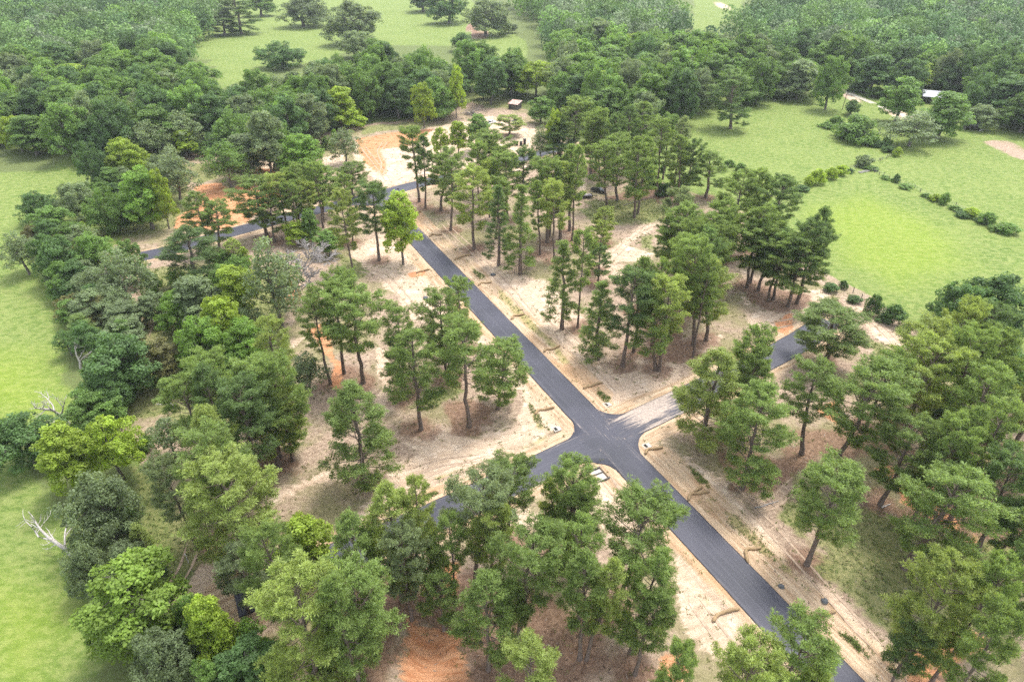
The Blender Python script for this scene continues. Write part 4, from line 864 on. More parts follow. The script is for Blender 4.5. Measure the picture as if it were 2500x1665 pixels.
# ------------------------------------------------------------------ roads
def resample(line, step=1.0):
    P = np.array(line, float); out = []
    # Catmull-Rom smoothing
    Q = np.vstack([2*P[0]-P[1], P, 2*P[-1]-P[-2]])
    for i in range(1, len(Q)-2):
        n = max(2, int(np.linalg.norm(Q[i+1]-Q[i])/step))
        t = np.linspace(0, 1, n, endpoint=False)[:, None]
        out.append(.5*((2*Q[i]) + (-Q[i-1]+Q[i+1])*t + (2*Q[i-1]-5*Q[i]+4*Q[i+1]-Q[i+2])*t**2 + (-Q[i-1]+3*Q[i]-3*Q[i+1]+Q[i+2])*t**3))
    return np.vstack(out + [P[-1:]])
def road(name, line, z, dustf, half=RW):
    C = resample(line); T = np.gradient(C, axis=0); T /= np.linalg.norm(T, axis=1)[:, None]; Nn = np.stack([-T[:, 1], T[:, 0]], 1)
    s = np.concatenate([[0], np.cumsum(np.linalg.norm(np.diff(C, axis=0), axis=1))])
    offs = np.array([-half-.05, -half, -half+.25, -half*.6, -half*.2, half*.2, half*.6, half-.25, half, half+.05])
    k = len(offs); jit = (fbm(s/2.0, s*0+1.5, 5)-.5)*.16; jit2 = (fbm(s/2.0, s*0+7.5, 6)-.5)*.16
    V = np.zeros((len(C), k, 3)); lane = np.zeros((len(C), k, 4)); dust = np.zeros((len(C), k, 4)); dust[..., 3] = 1
    for j, of in enumerate(offs):
        o_ = of + (jit if of < -half+.1 else jit2 if of > half-.1 else 0)
        V[:, j, :2] = C + Nn*(o_ if np.ndim(o_) == 0 else np.asarray(o_)[:, None])
        V[:, j, 2] = z + (.03 if abs(of) < half+.01 else -.16) - .012*abs(of)
        lane[:, j, 0] = s; lane[:, j, 1] = of; lane[:, j, 3] = 1
        dust[:, j, 0] = dustf(V[:, j, 0], V[:, j, 1], of) + .04 + (.34 if abs(of) >= half-.3 else .06 if abs(of) > half*.5 else 0)
        dust[:, j, 1] = .9 if abs(of) >= half-.01 else 0
    i = (np.arange(len(C)-1)[:, None]*k + np.arange(k-1)[None, :]).ravel()
    F = np.stack([i, i+k, i+k+1, i+1], 1)
    me = mesh_np(name, V.reshape(-1, 3), [F], M_ASPH, attrs={'lane': lane.reshape(-1, 4), 'dust': dust.reshape(-1, 4)})
    return put(bpy.data.objects.new(name, me), kind='structure')
def dust_main(x, y, of): return np.clip(.34 - np.hypot(x-X0[0]-2, y-X0[1])/40, 0, 1) + np.clip((y-175)/60, 0, .35)
def dust_cross(x, y, of):
    t = (x-X0[0])*XD[0] + (y-X0[1])*XD[1]
    return np.clip(.98*np.exp(-((t-13)/9)**2), 0, 1)*(1.0 if of > -1.0 else .45) + np.where(t < 0, .12, .0)
road('main_road', MAIN_LINE, .02, dust_main)
road('cross_road', CROSS_LINE, .012, dust_cross)
road('far_road', FAR_LINE, .006, lambda x, y, of: .1 + 0*x, 3.5)
def fillet(name, A, u, v, hu, hv, r, z, dustv):
    """asphalt flare in the corner between edges of two roads leaving A along unit u (half hu) and v (half hv)"""
    u = np.array(u); v = np.array(v); cr = u[0]*v[1]-u[1]*v[0]; sg = 1 if cr > 0 else -1
    nu = np.array([-u[1], u[0]])*sg; nv = -np.array([-v[1], v[0]])*sg
    M_ = np.array([u, -v]).T; t = np.linalg.solve(M_, (A+nv*hv)-(A+nu*hu)); Cc = A+nu*hu+u*t[0]
    th = math.acos(np.clip(u@v, -1, 1)); tl = r/math.tan(th/2)
    cen = Cc + (u+v)/np.linalg.norm(u+v) * (r/math.sin(th/2))
    p0 = Cc+u*tl; p1 = Cc+v*tl
    a0 = math.atan2(*(p0-cen)[::-1]); a1 = math.atan2(*(p1-cen)[::-1]); da = (a1-a0+math.pi) % (2*math.pi)-math.pi
    arc = [cen + r*np.array([math.cos(a0+da*i/14), math.sin(a0+da*i/14)]) for i in range(15)]
    Ci = Cc - (u+v)*.35
    V = [(Ci[0], Ci[1], z)] + [(p[0], p[1], z) for p in arc] + [(p[0]+(p-cen)[0]*-.012, p[1]+(p-cen)[1]*-.012, z-.17) for p in arc]
    F3 = np.array([[0, i+1, i+2] for i in range(14)]); F4 = np.array([[i+1, 16+i, 17+i, i+2] for i in range(14)])
    if sg > 0: pass
    n_ = len(V); d_ = np.zeros((n_, 4)); d_[:, 0] = dustv; d_[16:, 1] = .9
    ln = np.array([[p[0], p[1], 0, 1] for p in V])
    me = mesh_np(name, V, [F3, F4], M_ASPH, attrs={'lane': ln, 'dust': d_})
    return put(bpy.data.objects.new(name, me), kind='structure')
for (u, v, r, d_) in ((MD, XD, 6.5, .25), (MD, -XD, 6.0, .1), (-MD, XD, 5.0, .5), (-MD, -XD, 5.5, .1)):
    fillet('junction_flare', X0, u, v, RW-.2, RW-.2, r, .030, d_)
fillet('junction_flare', JF, MD, FD, RW-.2, RW, 7, .020, .1)
fillet('junction_flare', JF, MD, -FD, RW-.2, RW, 7, .020, .1)

# ------------------------------------------------------------------ tree shapes (shared meshes)
def unit(v): return v/(np.linalg.norm(v, axis=-1, keepdims=True)+1e-9)
def diamonds(C, D, Ln, Wd, rg, face=None):
    """leaf / needle blades: centre-line from C along D, leaf faces turned roughly towards face; returns V,F"""
    n = len(C)
    S = unit(np.cross(D, unit(rg.normal(size=(n, 3)) if face is None else face + rg.normal(0, .45, (n, 3)))))
    a = C; b = C + D*(Ln*.55)[:, None] + S*Wd[:, None]; c = C + D*Ln[:, None]; d = C + D*(Ln*.55)[:, None] - S*Wd[:, None]
    V = np.stack([a, b, c, d], 1).reshape(-1, 3)
    F = np.arange(n*4).reshape(n, 4)
    return V, F
def tuft_cloud(cs, rs, rg, nbl, width=.075, up=.45):
    C = np.repeat(cs, nbl, 0); R = np.repeat(rs, nbl)
    n = len(C)
    D = rg.normal(size=(n, 3)); D[:, 2] = D[:, 2]*.8 + up; D = unit(D)
    Ln = R*rg.uniform(.75, 1.15, n)
    V, F = diamonds(C + D*(R*.12)[:, None], D, Ln, width*rg.uniform(.7, 1.3, n), rg)
    tt = np.repeat(rg.uniform(.72, 1.2, len(cs)), nbl) * rg.uniform(.85, 1.15, n)
    t4 = np.repeat(tt, 4).reshape(n, 4) * np.array([.72, 1.0, 1.22, 1.0])      # young tips are paler
    return V, F, t4.ravel()
def make_pine(seed, H=24., R=4.0, c0=.45, nb=38, shape='round', dens=1.0, low=.5):
    rg = np.random.default_rng(seed)
    nz = 14; zz = np.linspace(-.4, H*.97, nz); wob = np.cumsum(rg.normal(0, .10, (nz, 2)), 0); wob -= wob[1]; wob[:2] = 0
    tr = np.column_stack([wob, zz]); rad = .28*(np.clip(1-zz/H, 0, 1))**.75 + .035; rad[0] *= 1.35; rad[1] *= 1.1
    paths = [(tr, rad)]
    tc = []; trd = []
    for i in range(nb):
        u = (i + rg.uniform(0, 1))/nb
        z = H*(c0 + (.965-c0)*u); az = i*2.399 + rg.normal(0, .45)
        if shape == 'round': p = (1-u**3.2)**.5*(low+(1-low)*min(1, u/.35))
        elif shape == 'flat': p = (1-u**4)**.5*(.35+.65*min(1, u/.5))
        elif shape == 'cone': p = (1-u)**.75*.95+.10
        else: p = (1-u**1.6)**.7*(.6+.4*min(1, u/.2))
        L = R*p*rg.uniform(.62, 1.12)
        if L < .5: L = .5
        el = math.radians((-12 if shape == 'cone' else -4) + (52 if shape == 'cone' else 44)*u + rg.normal(0, 9)); k = 6
        if shape != 'cone': L *= 1 + .42*u*u
        t = np.linspace(0, 1, k)
        e = el + t*math.radians(22) - (math.radians(18)*np.sin(t*3.1) if u < .3 else 0)
        seg = L/(k-1)
        azs = az + np.cumsum(rg.normal(0, .12, k))
        st = np.column_stack([np.cos(azs)*np.cos(e), np.sin(azs)*np.cos(e), np.sin(e)])*seg
        base = np.array([np.interp(z, zz, tr[:, 0]), np.interp(z, zz, tr[:, 1]), z])
        P = base + np.vstack([np.zeros(3), np.cumsum(st[1:], 0)])
        paths.append((P, np.linspace(.035+.012*L, .015, k)))
        ns = int((3.0 + L*1.8)*dens)
        for j in range(ns):
            tt = .38 + .62*(j+rg.uniform(.2, 1))/ns
            q = np.array([np.interp(tt, t, P[:, c]) for c in range(3)])
            a2 = az + (1 if j % 2 else -1)*rg.uniform(.5, 1.25)
            l2 = (.34*L*(1.15-tt) + .35)*rg.uniform(.7, 1.25); e2 = math.radians(rg.uniform(2, 38)+16*u)
            dv = np.array([math.cos(a2)*math.cos(e2), math.sin(a2)*math.cos(e2), math.sin(e2)])
            tip = q + dv*l2
            paths.append((np.array([q, (q+tip)/2+[0, 0, -.04*l2], tip]), np.array([.022, .016, .01])))
            m = max(2, int(round(l2/.30)))
            for w_ in range(m):
                tc.append(q + dv*l2*(1.05 - .75*w_/m) + rg.normal(0, .16, 3)*[1, 1, .7]); trd.append(rg.uniform(.34, .56))
        for w_ in range(4): tc.append(P[-1] - unit(P[-1]-P[-2])*.22*w_ + rg.normal(0, .16, 3)); trd.append(rg.uniform(.36, .58))
    for i in range(9):
        tc.append(np.array([tr[-1, 0], tr[-1, 1], H*.965]) + np.array([rg.normal(0, .35), rg.normal(0, .35), rg.uniform(-.7, .3)])); trd.append(.55)
    for i in range(int(rg.integers(4, 9))):          # dead stubs under the crown
        z = H*rg.uniform(min(.15, c0*.5), c0); a = rg.uniform(0, 6.28); l_ = rg.uniform(.6, 2.0)
        b0 = np.array([np.interp(z, zz, tr[:, 0]), np.interp(z, zz, tr[:, 1]), z])
        paths.append((np.array([b0, b0+[math.cos(a)*l_*.6, math.sin(a)*l_*.6, .05], b0+[math.cos(a)*l_, math.sin(a)*l_, .3]]), np.array([.035, .025, .012])))
    tc = np.array(tc); trd = np.array(trd)
    V, F, tint = tuft_cloud(tc, trd, rg, 20, .040)
    TV, TF = tubes(paths[:1], 8); BV, BF = tubes(paths[1:], 4)
    r95 = np.percentile(np.hypot(tc[:, 0], tc[:, 1]), 90)+.40
    top = tc[:, 2].max()+.5
    return dict(trunk=mesh_np('trunk', np.vstack([TV, BV]), [TF, BF+len(TV)], M_BARK, smooth=True),
                crown=mesh_np('crown', V, [F], M_NEEDLE, tint), W=2*r95, H=top)
def make_broad(seed, H=14., R=5.5, base=.12, lobes=13, cl=15, nleaf=60, leaf=.34, shape='round', spread=.85, trunk_r=.3, fill=1.0):
    """trunk with limbs; the crown is lobes of leaf clumps over an uneven outline"""
    rg = np.random.default_rng(seed)
    zc0 = H*base; hc = H - zc0
    LC = []; LR = []
    for i in range(lobes):
        u = (i+.5)/lobes
        th = i*2.399 + rg.normal(0, .3)
        if shape == 'round': zf = .18 + .66*u; rr = spread*math.sqrt(max(0, 1-((zf-.42)/.62)**2))
        elif shape == 'cone': zf = .1 + .78*u; rr = .95*(1-zf)**.8
        elif shape == 'tall': zf = .12 + .74*u; rr = .72*math.sqrt(max(0, 1-((zf-.45)/.66)**2))
        else: zf = .12+.6*u; rr = spread*math.sqrt(max(0, 1-((zf-.3)/.75)**2))
        r_ = R*rr*rg.uniform(.45, .85)*(.35 if i > lobes*.86 else 1)
        LC.append((math.cos(th)*r_, math.sin(th)*r_, zc0+hc*zf)); LR.append(R*rg.uniform(.30, .46)*(1.1-.4*u))
    LC.append((0, 0, H-R*.36)); LR.append(R*.36)
    LC = np.array(LC); LR = np.array(LR)
    cs = []; cr = []; nrm = []
    for c, r in zip(LC, LR):
        n = int(cl*(r/R/.38)**1.6*fill)+4
        d = rg.normal(size=(n, 3)); d[:, 2] = d[:, 2]*.85+.32; d = unit(d)
        q = c + d*(r*rg.uniform(.62, 1.12, n))[:, None]
        cs.append(q); cr.append(rg.uniform(.45, .8, n)*R*.125+.18); nrm.append(d)
    cs = np.vstack(cs); cr = np.concatenate(cr); nrm = np.vstack(nrm)
    keep = cs[:, 2] > .25; cs, cr, nrm = cs[keep], cr[keep], nrm[keep]
    n = len(cs)*nleaf; C = np.repeat(cs, nleaf, 0); Rr = np.repeat(cr, nleaf); NN = np.repeat(nrm, nleaf, 0)
    d = unit(rg.normal(size=(n, 3))*[1, 1, .8] + NN*.55 + [0, 0, .2])
    pos = C + d*(Rr*rg.uniform(.45, 1.25, n))[:, None]
    D = unit(np.cross(d, unit(rg.normal(size=(n, 3)))) + d*.35 - np.array([0, 0, .15]))
    V, F = diamonds(pos, D, leaf*rg.uniform(.7, 1.35, n), leaf*.36*rg.uniform(.7, 1.3, n), rg, unit(d + NN + [0, 0, .5]))
    ct = np.repeat(rg.uniform(.74, 1.22, len(cs)), nleaf)*rg.uniform(.82, 1.18, n)
    paths = []
    hz = zc0 + hc*.55
    k = 7; zz = np.linspace(-.3, hz, k); wob = np.cumsum(rg.normal(0, .07, (k, 2)), 0); wob[:2] = 0
    tr = np.column_stack([wob, zz]); paths.append((tr, np.linspace(trunk_r*1.15, trunk_r*.45, k)))
    for c, r in zip(LC, LR):
        z = np.clip(c[2]-.35*np.hypot(c[0], c[1])-r*.3, zc0*.75, hz)
        b = np.array([np.interp(z, zz, tr[:, 0]), np.interp(z, zz, tr[:, 1]), z])
        mid = (b+c)/2 + rg.normal(0, .18, 3) + [0, 0, .12*r]
        paths.append((np.array([b, (b+mid)/2+rg.normal(0, .08, 3), mid, c]), np.array([trunk_r*.42, trunk_r*.34, trunk_r*.22, .03])))
        for _ in range(3):
            dd = unit(rg.normal(size=3)+[0, 0, .4])*r*.9
            paths.append((np.array([mid*.4+c*.6, c*.8+mid*.2+dd*.4, c+dd]), np.array([trunk_r*.16, .04, .015])))
    TV, TF = tubes(paths[:1], 8); BV, BF = tubes(paths[1:], 5)
    r95 = np.percentile(np.hypot(pos[:, 0], pos[:, 1]), 93)
    return dict(trunk=mesh_np('trunk', np.vstack([TV, BV]), [TF, BF+len(TV)], M_BARK2, smooth=True),
                crown=mesh_np('crown', V, [F], M_LEAF, np.repeat(ct, 4)), W=2*r95, H=np.percentile(V[:, 2], 99.7))
def make_dead(seed, H=12., spread=.5, levels=4, twigs=3, r0=.26, mat=None, first=.35, droop=0., rmin=.02):
    rg = np.random.default_rng(seed); paths = []
    def grow(p, d, L, r, lev):
        k = 5; pts = [p]; dd = d.copy()
        for i in range(k-1):
            dd = unit(dd + rg.normal(0, .16, 3) + np.array([0, 0, .05-droop])); pts.append(pts[-1] + dd*L/(k-1))
        pts = np.array(pts); paths.append((pts, np.linspace(r, max(rmin*.9, r*.55), k)))
        if lev == 0: return
        for j in range(twigs + (1 if lev == levels else 0)):
            t = rg.uniform(first if lev == levels else .25, 1.0); q = np.array([np.interp(t, np.linspace(0, 1, k), pts[:, c]) for c in range(3)])
            nd = unit(dd + rg.normal(0, 1, 3)*spread*1.5); nd[2] = abs(nd[2])*.8+.1 if droop == 0 else nd[2]
            grow(q, unit(nd), L*rg.uniform(.42, .68), max(rmin, r*.5*(1.15-t*.4)), lev-1)
        grow(pts[-1], dd, L*.55, r*.55, lev-1)
    grow(np.array([0, 0, -.3]), np.array([0, 0, 1.]), H*.5, r0, levels)
    V, F = tubes(paths, 5 if levels < 5 else 3)
    return dict(trunk=mesh_np('trunk', V, [F], mat or M_DEAD, smooth=True), crown=None, W=2*np.percentile(np.hypot(V[:, 0], V[:, 1]), 98), H=V[:, 2].max())

PINES = [make_pine(101, c0=.36, R=4.3, nb=46, low=.6), make_pine(102, c0=.42, R=4.1, nb=42, low=.6), make_pine(103, c0=.30, R=4.6, nb=50, dens=1.05, low=.6),
         make_pine(104, c0=.48, R=4.3, nb=36, shape='flat'), make_pine(105, c0=.38, R=3.7, nb=40, shape='oval'), make_pine(106, c0=.45, R=3.9, nb=36, dens=.9, low=.6),
         make_pine(107, c0=.28, R=4.4, nb=48, shape='oval'), make_pine(108, c0=.38, R=4.8, nb=46, shape='flat', dens=1.05)]
NARROW = [make_pine(121, c0=.10, R=3.3, nb=58, shape='cone', dens=.9), make_pine(122, c0=.16, R=3.0, nb=54, shape='cone', dens=.8)]
FULL = [make_pine(131, c0=.10, R=5.0, nb=58, shape='oval', dens=.95), make_pine(132, c0=.16, R=5.0, nb=58, shape='round', dens=1.0, low=.75)]
OAKS = [make_broad(201, H=13, R=6.2, base=.06, lobes=15, cl=16, nleaf=62, leaf=.36, spread=.9, trunk_r=.38), make_broad(202, H=13, R=5.6, base=.05, lobes=13, cl=17, nleaf=64, leaf=.36, trunk_r=.34),
        make_broad(203, H=12, R=5.8, base=.08, lobes=14, cl=15, nleaf=60, leaf=.38, spread=.95, shape='dome', trunk_r=.36), make_broad(204, H=14, R=5.2, base=.05, lobes=16, cl=15, nleaf=58, leaf=.36, trunk_r=.34)]
BROADS = [make_broad(211, H=14, R=4.6, base=.10, lobes=14, cl=15, nleaf=72, leaf=.31), make_broad(212, H=15, R=4.3, base=.12, lobes=15, cl=14, nleaf=70, leaf=.31, shape='tall'),
          make_broad(213, H=14, R=4.8, base=.08, lobes=13, cl=15, nleaf=72, leaf=.32), make_broad(214, H=15, R=4.4, base=.14, lobes=14, cl=14, nleaf=70, leaf=.31, shape='tall')]
LIMES = [make_broad(221, H=13, R=4.0, base=.10, lobes=13, cl=13, nleaf=70, leaf=.31, shape='cone', trunk_r=.2), make_broad(222, H=13, R=4.2, base=.15, lobes=12, cl=14, nleaf=70, leaf=.31, trunk_r=.22),
         make_broad(223, H=14, R=3.8, base=.22, lobes=12, cl=12, nleaf=66, leaf=.31, shape='tall', trunk_r=.2)]
WISPY = [make_broad(231, H=14, R=5.0, base=.16, lobes=15, cl=11, nleaf=30, leaf=.36, trunk_r=.26), make_broad(232, H=15, R=4.8, base=.20, lobes=16, cl=10, nleaf=28, leaf=.36, shape='dome', trunk_r=.26)]
SHRUBS = [make_broad(241, H=4, R=2.1, base=.0, lobes=10, cl=9, nleaf=34, leaf=.26, trunk_r=.07), make_broad(242, H=4, R=2.4, base=.0, lobes=11, cl=8, nleaf=34, leaf=.26, shape='dome', trunk_r=.07)]
DEADS = [make_dead(301, spread=.45), make_dead(302, spread=.6, twigs=3), make_dead(303, spread=.42, twigs=2, first=.45, r0=.42), make_dead(305, spread=.5, twigs=2, levels=3, first=.3, r0=.40)]
TWIGGY = make_dead(311, H=13, spread=.36, levels=5, twigs=3, r0=.2, mat=M_DEAD2, first=.12, rmin=.04)
PINE_C = {'g': (.215, .300, .098), 'y': (.300, .375, .118), 'd': (.155, .235, .090), 'b': (.230, .290, .152)}
LEAF_C = {'g': (.165, .272, .072), 'y': (.295, .400, .060), 'd': (.118, .205, .072), 'b': (.200, .262, .135), 'o': (.18, .18, .075), 'm': (.195, .290, .055), 'y2': (.185, .310, .062)}
KINDS = {'P': (PINES, 'pine_tree', 'pine tree'), 'N': (NARROW, 'pine_tree', 'pine tree'), 'F': (FULL, 'pine_tree', 'pine tree'), 'O': (OAKS, 'oak_tree', 'tree'), 'B': (BROADS, 'broadleaf_tree', 'tree'),
         'L': (LIMES, 'young_tree', 'tree'), 'W': (WISPY, 'broadleaf_tree', 'tree'), 'S': (SHRUBS, 'shrub', 'shrub'), 'D': (DEADS, 'dead_tree', 'dead tree')}
def plant(proto, name, cat, x, y, H, Wd, lean, rz, color, label, group, leany=0.):
    e = empty(name, (x, y, gz(x, y)), 0, label, cat, group)
    sx = Wd/proto['W']; sz = H/proto['H']
    tilt = Matrix.Rotation(math.atan2(lean, H), 4, 'Y') @ Matrix.Rotation(-math.atan2(leany, H), 4, 'X')
    e.rotation_euler = (tilt @ Matrix.Rotation(rz, 4, 'Z')).to_euler()
    e.scale = (sx, sx, sz)
    for part in ('trunk', 'crown'):
        if proto[part] is None: continue
        ob = bpy.data.objects.new(part, proto[part]); ob.color = (*color, 1); put(ob, e)
    return e
def pine_group(y): return 'pines on the building plots'
lab_group = {'P': 'pine trees on the building plots', 'N': 'pine trees on the building plots', 'F': 'pine trees on the building plots', 'O': 'oaks around the plots', 'B': 'leafy trees around the plots',
             'L': 'bright green young trees', 'W': 'grey-green trees', 'S': 'shrubs and hedge clumps', 'D': 'bare dead trees'}
for n_, (k, x, y, H, Wd, lean, tint, label) in enumerate(TREES):
    protos, name, cat = KINDS[k]
    r_ = random.random
    if k == 'P':
        ratio = Wd/max(H, 1)
        pool = [0, 2, 6, 0, 2, 7] if ratio > .40 else [1, 4, 5, 0, 6] if ratio < .30 else [0, 1, 2, 5, 6, 3]
        pr_ = protos[random.choice(pool)]
        if H < 17 and ratio > .45: pr_ = protos[random.choice([2, 6])]
        c = PINE_C.get(tint, PINE_C['g'])
    elif k == 'D':
        pr_ = TWIGGY if tint == 'v' else protos[3] if tint == 'x' else random.choice(protos); c = (1, 1, 1)
    elif k in 'NF': pr_ = random.choice(protos); c = PINE_C.get(tint, PINE_C['g'])
    else: pr_ = random.choice(protos); c = LEAF_C.get(tint, LEAF_C['g'])
    Wd = max(Wd, 1.2)*(1.35 if k == 'D' else 1)
    plant(pr_, name, cat, x, y, H*1.02, Wd*(1.08 if k == 'N' else (1.07 if y < 62 else 1.12) if k == 'P' else 1.18 if k == 'F' else 1.5 if k == 'S' and H < 3 else 1.2 if k == 'S' else 1.08), lean, r_()*6.28, c, label, lab_group[k])

# ------------------------------------------------------------------ filler pines inside the groves
for gname, poly, n, (h0, h1), lb in GROVES:
    have = [(q[1], q[2]) for q in TREES if q[0] in 'PNBOLW']
    rg = np.random.default_rng(n*13+len(gname)); xs = [p[0] for p in poly]; ys = [p[1] for p in poly]; k = 0
    for _ in range(4000):
        if k >= n: break
        x, y = rg.uniform(min(xs), max(xs)), rg.uniform(min(ys), max(ys))
        if poly_sd(np.array([x]), np.array([y]), poly)[0] < 0: continue
        if min(math.hypot(x-a, y-b) for a, b in have) < 3.6: continue
        if min(seg_dist(np.array([x]), np.array([y]), L_)[0] for L_ in (MAIN_LINE, CROSS_LINE, FAR_LINE)) < 9: continue
        have.append((x, y)); k += 1
        h = rg.uniform(h0, h1); tn = random.choice('ggydgb'); c = PINE_C[tn]; lb2 = ('tall ' if h > (h0+h1)/2 else 'shorter ') + {'g': 'mid green ', 'y': 'yellow-green ', 'd': 'dark green ', 'b': 'grey-green '}[tn] + lb
        plant(PINES[int(rg.integers(0, 8))], 'pine_tree', 'pine tree', x, y, h, h*rg.uniform(.30, .42), rg.normal(0, .8), random.random()*6.28, c, lb2, gname)

# ------------------------------------------------------------------ the woods behind: nearest trees one by one, the rest one mass
def sample_wood(poly, s0):
    xs = [p[0] for p in poly]; ys = [p[1] for p in poly]
    pts = []; row = 0; y = min(ys)
    while y < max(ys):
        k = 1.0 + 1.25*max(0, (y-280)/500)
        x = min(xs) + (row % 2)*s0*k/2
        while x < max(xs):
            pts.append((x + rng.normal(0, s0*k*.2), y + rng.normal(0, s0*k*.2))); x += s0*k
        y += s0*.8*k; row += 1
    P = np.array(pts); sd_ = poly_sd(P[:, 0], P[:, 1], poly)
    kk = 1.0 + 1.25*np.clip((P[:, 1]-280)/500, 0, 9)
    return P[sd_ > 4.5*kk]
HAND = np.array([(t[1], t[2], t[4]) for t in TREES if t[0] not in 'SD'])
WOOD_NAME = {'left': 'the dense wood filling the top left corner', 'middle': 'the tree belt between white sand lot and far pasture', 'centre': 'the wood above the right pasture, top centre',
             'right': 'the dark wood filling the top right corner', 'notch': 'the tree row ending the far pasture at the top'}
SHADE_W = {'left': (.40, .40, .12, .08), 'middle': (.30, .36, .24, .10), 'centre': (.18, .38, .22, .22), 'right': (.50, .36, .08, .06), 'notch': (.5, .3, .2, 0)}
SHADES = [('dark green', 'd'), ('mid green', 'g'), ('grey-green', 'b'), ('light green', 'y2')]
KEEP_CLEAR = [(BARN, 15), ((BARN[0]-6, BARN[1]-16), 13), ((BARN[0]-11, BARN[1]-30), 12), (LEANTO, 10), ((LEANTO[0]-3, LEANTO[1]-14), 11), (SHED, 10), ((SHED[0], SHED[1]-14), 10), (BRUSH, 12), (WPOST, 10)] + [(q, 12) for q in TRACK] + [((232, 262), 26), ((214, 282), 14)]
wood = []
for zone, poly in WOODS.items():
    P = sample_wood(poly, 12.5)
    for x, y in P:
        if np.min(np.hypot(HAND[:, 0]-x, HAND[:, 1]-y) - HAND[:, 2]*.42) < 3.5: continue
        if y > 860 or abs(x) > y*.95+40: continue
        if any(math.hypot(x-q[0], y-q[1]) < r_ for q, r_ in KEEP_CLEAR): continue
        wood.append((zone, x, y))
wood.sort(key=lambda q: q[2]**2 + q[1]**2)
N_SINGLE = 290
for zone, x, y in wood[:N_SINGLE]:
    nm, cc = random.choices(SHADES, SHADE_W[zone])[0]
    kind = random.choices(['O', 'B', 'W', 'L'], [.36, .44, .08, .12])[0]
    c = np.array(LEAF_C[cc])*random.uniform(.82, 1.15); far = 1 + 1.1*max(0, (y-280)/500)
    hh = random.uniform(16, 25); form = {'O': 'rounded', 'B': 'full-crowned', 'W': 'feathery', 'L': 'narrow'}[kind]
    plant(random.choice(KINDS[kind][0]), 'woodland_tree', 'tree', x, y, hh*(1+.4*(far-1)), random.uniform(13.5, 18)*far, 0, random.random()*6.28, tuple(c),
          '%s %s %s tree in %s' % ('tall' if hh > 20.5 else 'low', nm, form, WOOD_NAME[zone]), '%s trees of %s' % (nm, WOOD_NAME[zone]))
rest = wood[N_SINGLE:]
VS = []; TS = []
for zone, x, y in rest:
    nl_ = int(np.interp(y, [300, 850], [1000, 700]))
    far = 1 + 1.1*max(0, (y-280)/500)
    Hh = random.uniform(17, 25)*(1+.4*(far-1)); Rr = random.uniform(6.6, 8.8)*far
    nlb = 13
    th = np.arange(nlb)*2.399 + random.random()*6; u = (np.arange(nlb)+.5)/nlb
    zf = .22+.62*u; rr = np.sqrt(np.clip(1-((zf-.40)/.62)**2, 0, 1))
    lc = np.column_stack([np.cos(th)*rr*Rr*.66, np.sin(th)*rr*Rr*.66, Hh*zf]); lr = Rr*rng.uniform(.26, .42, nlb)
    m = rng.integers(0, nlb, nl_); d = rng.normal(size=(nl_, 3)); d[:, 2] = d[:, 2]*.8+.35; d = unit(d)
    pos = lc[m] + d*(lr[m]*rng.uniform(.7, 1.12, nl_))[:, None] + [x, y, 0]
    D = unit(np.cross(d, unit(rng.normal(size=(nl_, 3)))) + d*.3)
    sc = far*1.2
    V, F = diamonds(pos, D, .95*sc*rng.uniform(.7, 1.3, nl_), .38*sc*rng.uniform(.7, 1.3, nl_), rng, unit(d + [0, 0, .5]))
    cc = random.choices(SHADES, SHADE_W[zone])[0][1]
    c = np.array(LEAF_C[cc])*random.uniform(.7, 1.2)
    lt = rng.uniform(.72, 1.22, nlb)[m]*rng.uniform(.85, 1.15, nl_)
    VS.append(V); TS.append(np.repeat(lt[:, None]*c[None, :], 4, 0))
if VS:
    V = np.vstack(VS); T_ = np.vstack(TS)
    me = mesh_np('far_woodland', V, [np.arange(len(V)).reshape(-1, 4)], M_WOOD, T_)
    put(bpy.data.objects.new('far_woodland', me), label='distant mass of trees along the top edge, too many to count', cat='woodland', kind='stuff')
print('TREES', len(TREES), 'wood', len(wood), 'far', len(rest), 'faces', sum(len(v) for v in VS)//4)

# ------------------------------------------------------------------ small things on the site
M_STRAW = plain_mat('straw_netting', (.36, .26, .15), (.22, .15, .085), 9, .95, spec=.1)
M_CONC = plain_mat('new_concrete', (.50, .47, .42), (.36, .33, .29), 3, .85)
M_PIT_SHADE = plain_mat('pit_shade_black', (.02, .02, .02), (.012, .012, .012), 2, .9)  # near-black colour standing in for the shade inside the inlet opening
M_ROCK = plain_mat('grey_rock', (.12, .125, .13), (.055, .06, .065), 3, .85)
M_TIMBER = plain_mat('raw_timber', (.42, .30, .18), (.28, .20, .12), 5, .8)
M_POST = plain_mat('weathered_post', (.16, .135, .11), (.09, .075, .06), 6, .9)
M_WIRE = plain_mat('galvanised_wire', (.30, .30, .30), (.2, .2, .2), 6, .5, .8)
M_BLACKP = plain_mat('black_paint', (.012, .013, .016), (.02, .02, .024), 3, .22)
M_WHITEP = plain_mat('white_paint', (.80, .80, .79), (.70, .70, .69), 2, .3)
M_GLASS = plain_mat('tinted_glass', (.03, .04, .05), (.02, .025, .03), 2, .08)
M_TYRE = plain_mat('tyre_rubber', (.02, .02, .02), (.03, .03, .03), 6, .9)
M_RIM = plain_mat('wheel_rim', (.5, .5, .5), (.35, .35, .35), 6, .35, .9)
M_LAMP = plain_mat('lamp_lens', (.75, .75, .72), (.6, .6, .6), 3, .15)
M_TIN = plain_mat('pale_roof_metal', (.30, .31, .345), (.21, .22, .25), 1.2, .45, .3)
M_RUST = plain_mat('rusty_roof_metal', (.42, .20, .15), (.48, .40, .38), .9, .7)
M_PLANKS = plain_mat('grey_boards', (.13, .12, .11), (.07, .065, .06), 3, .9)
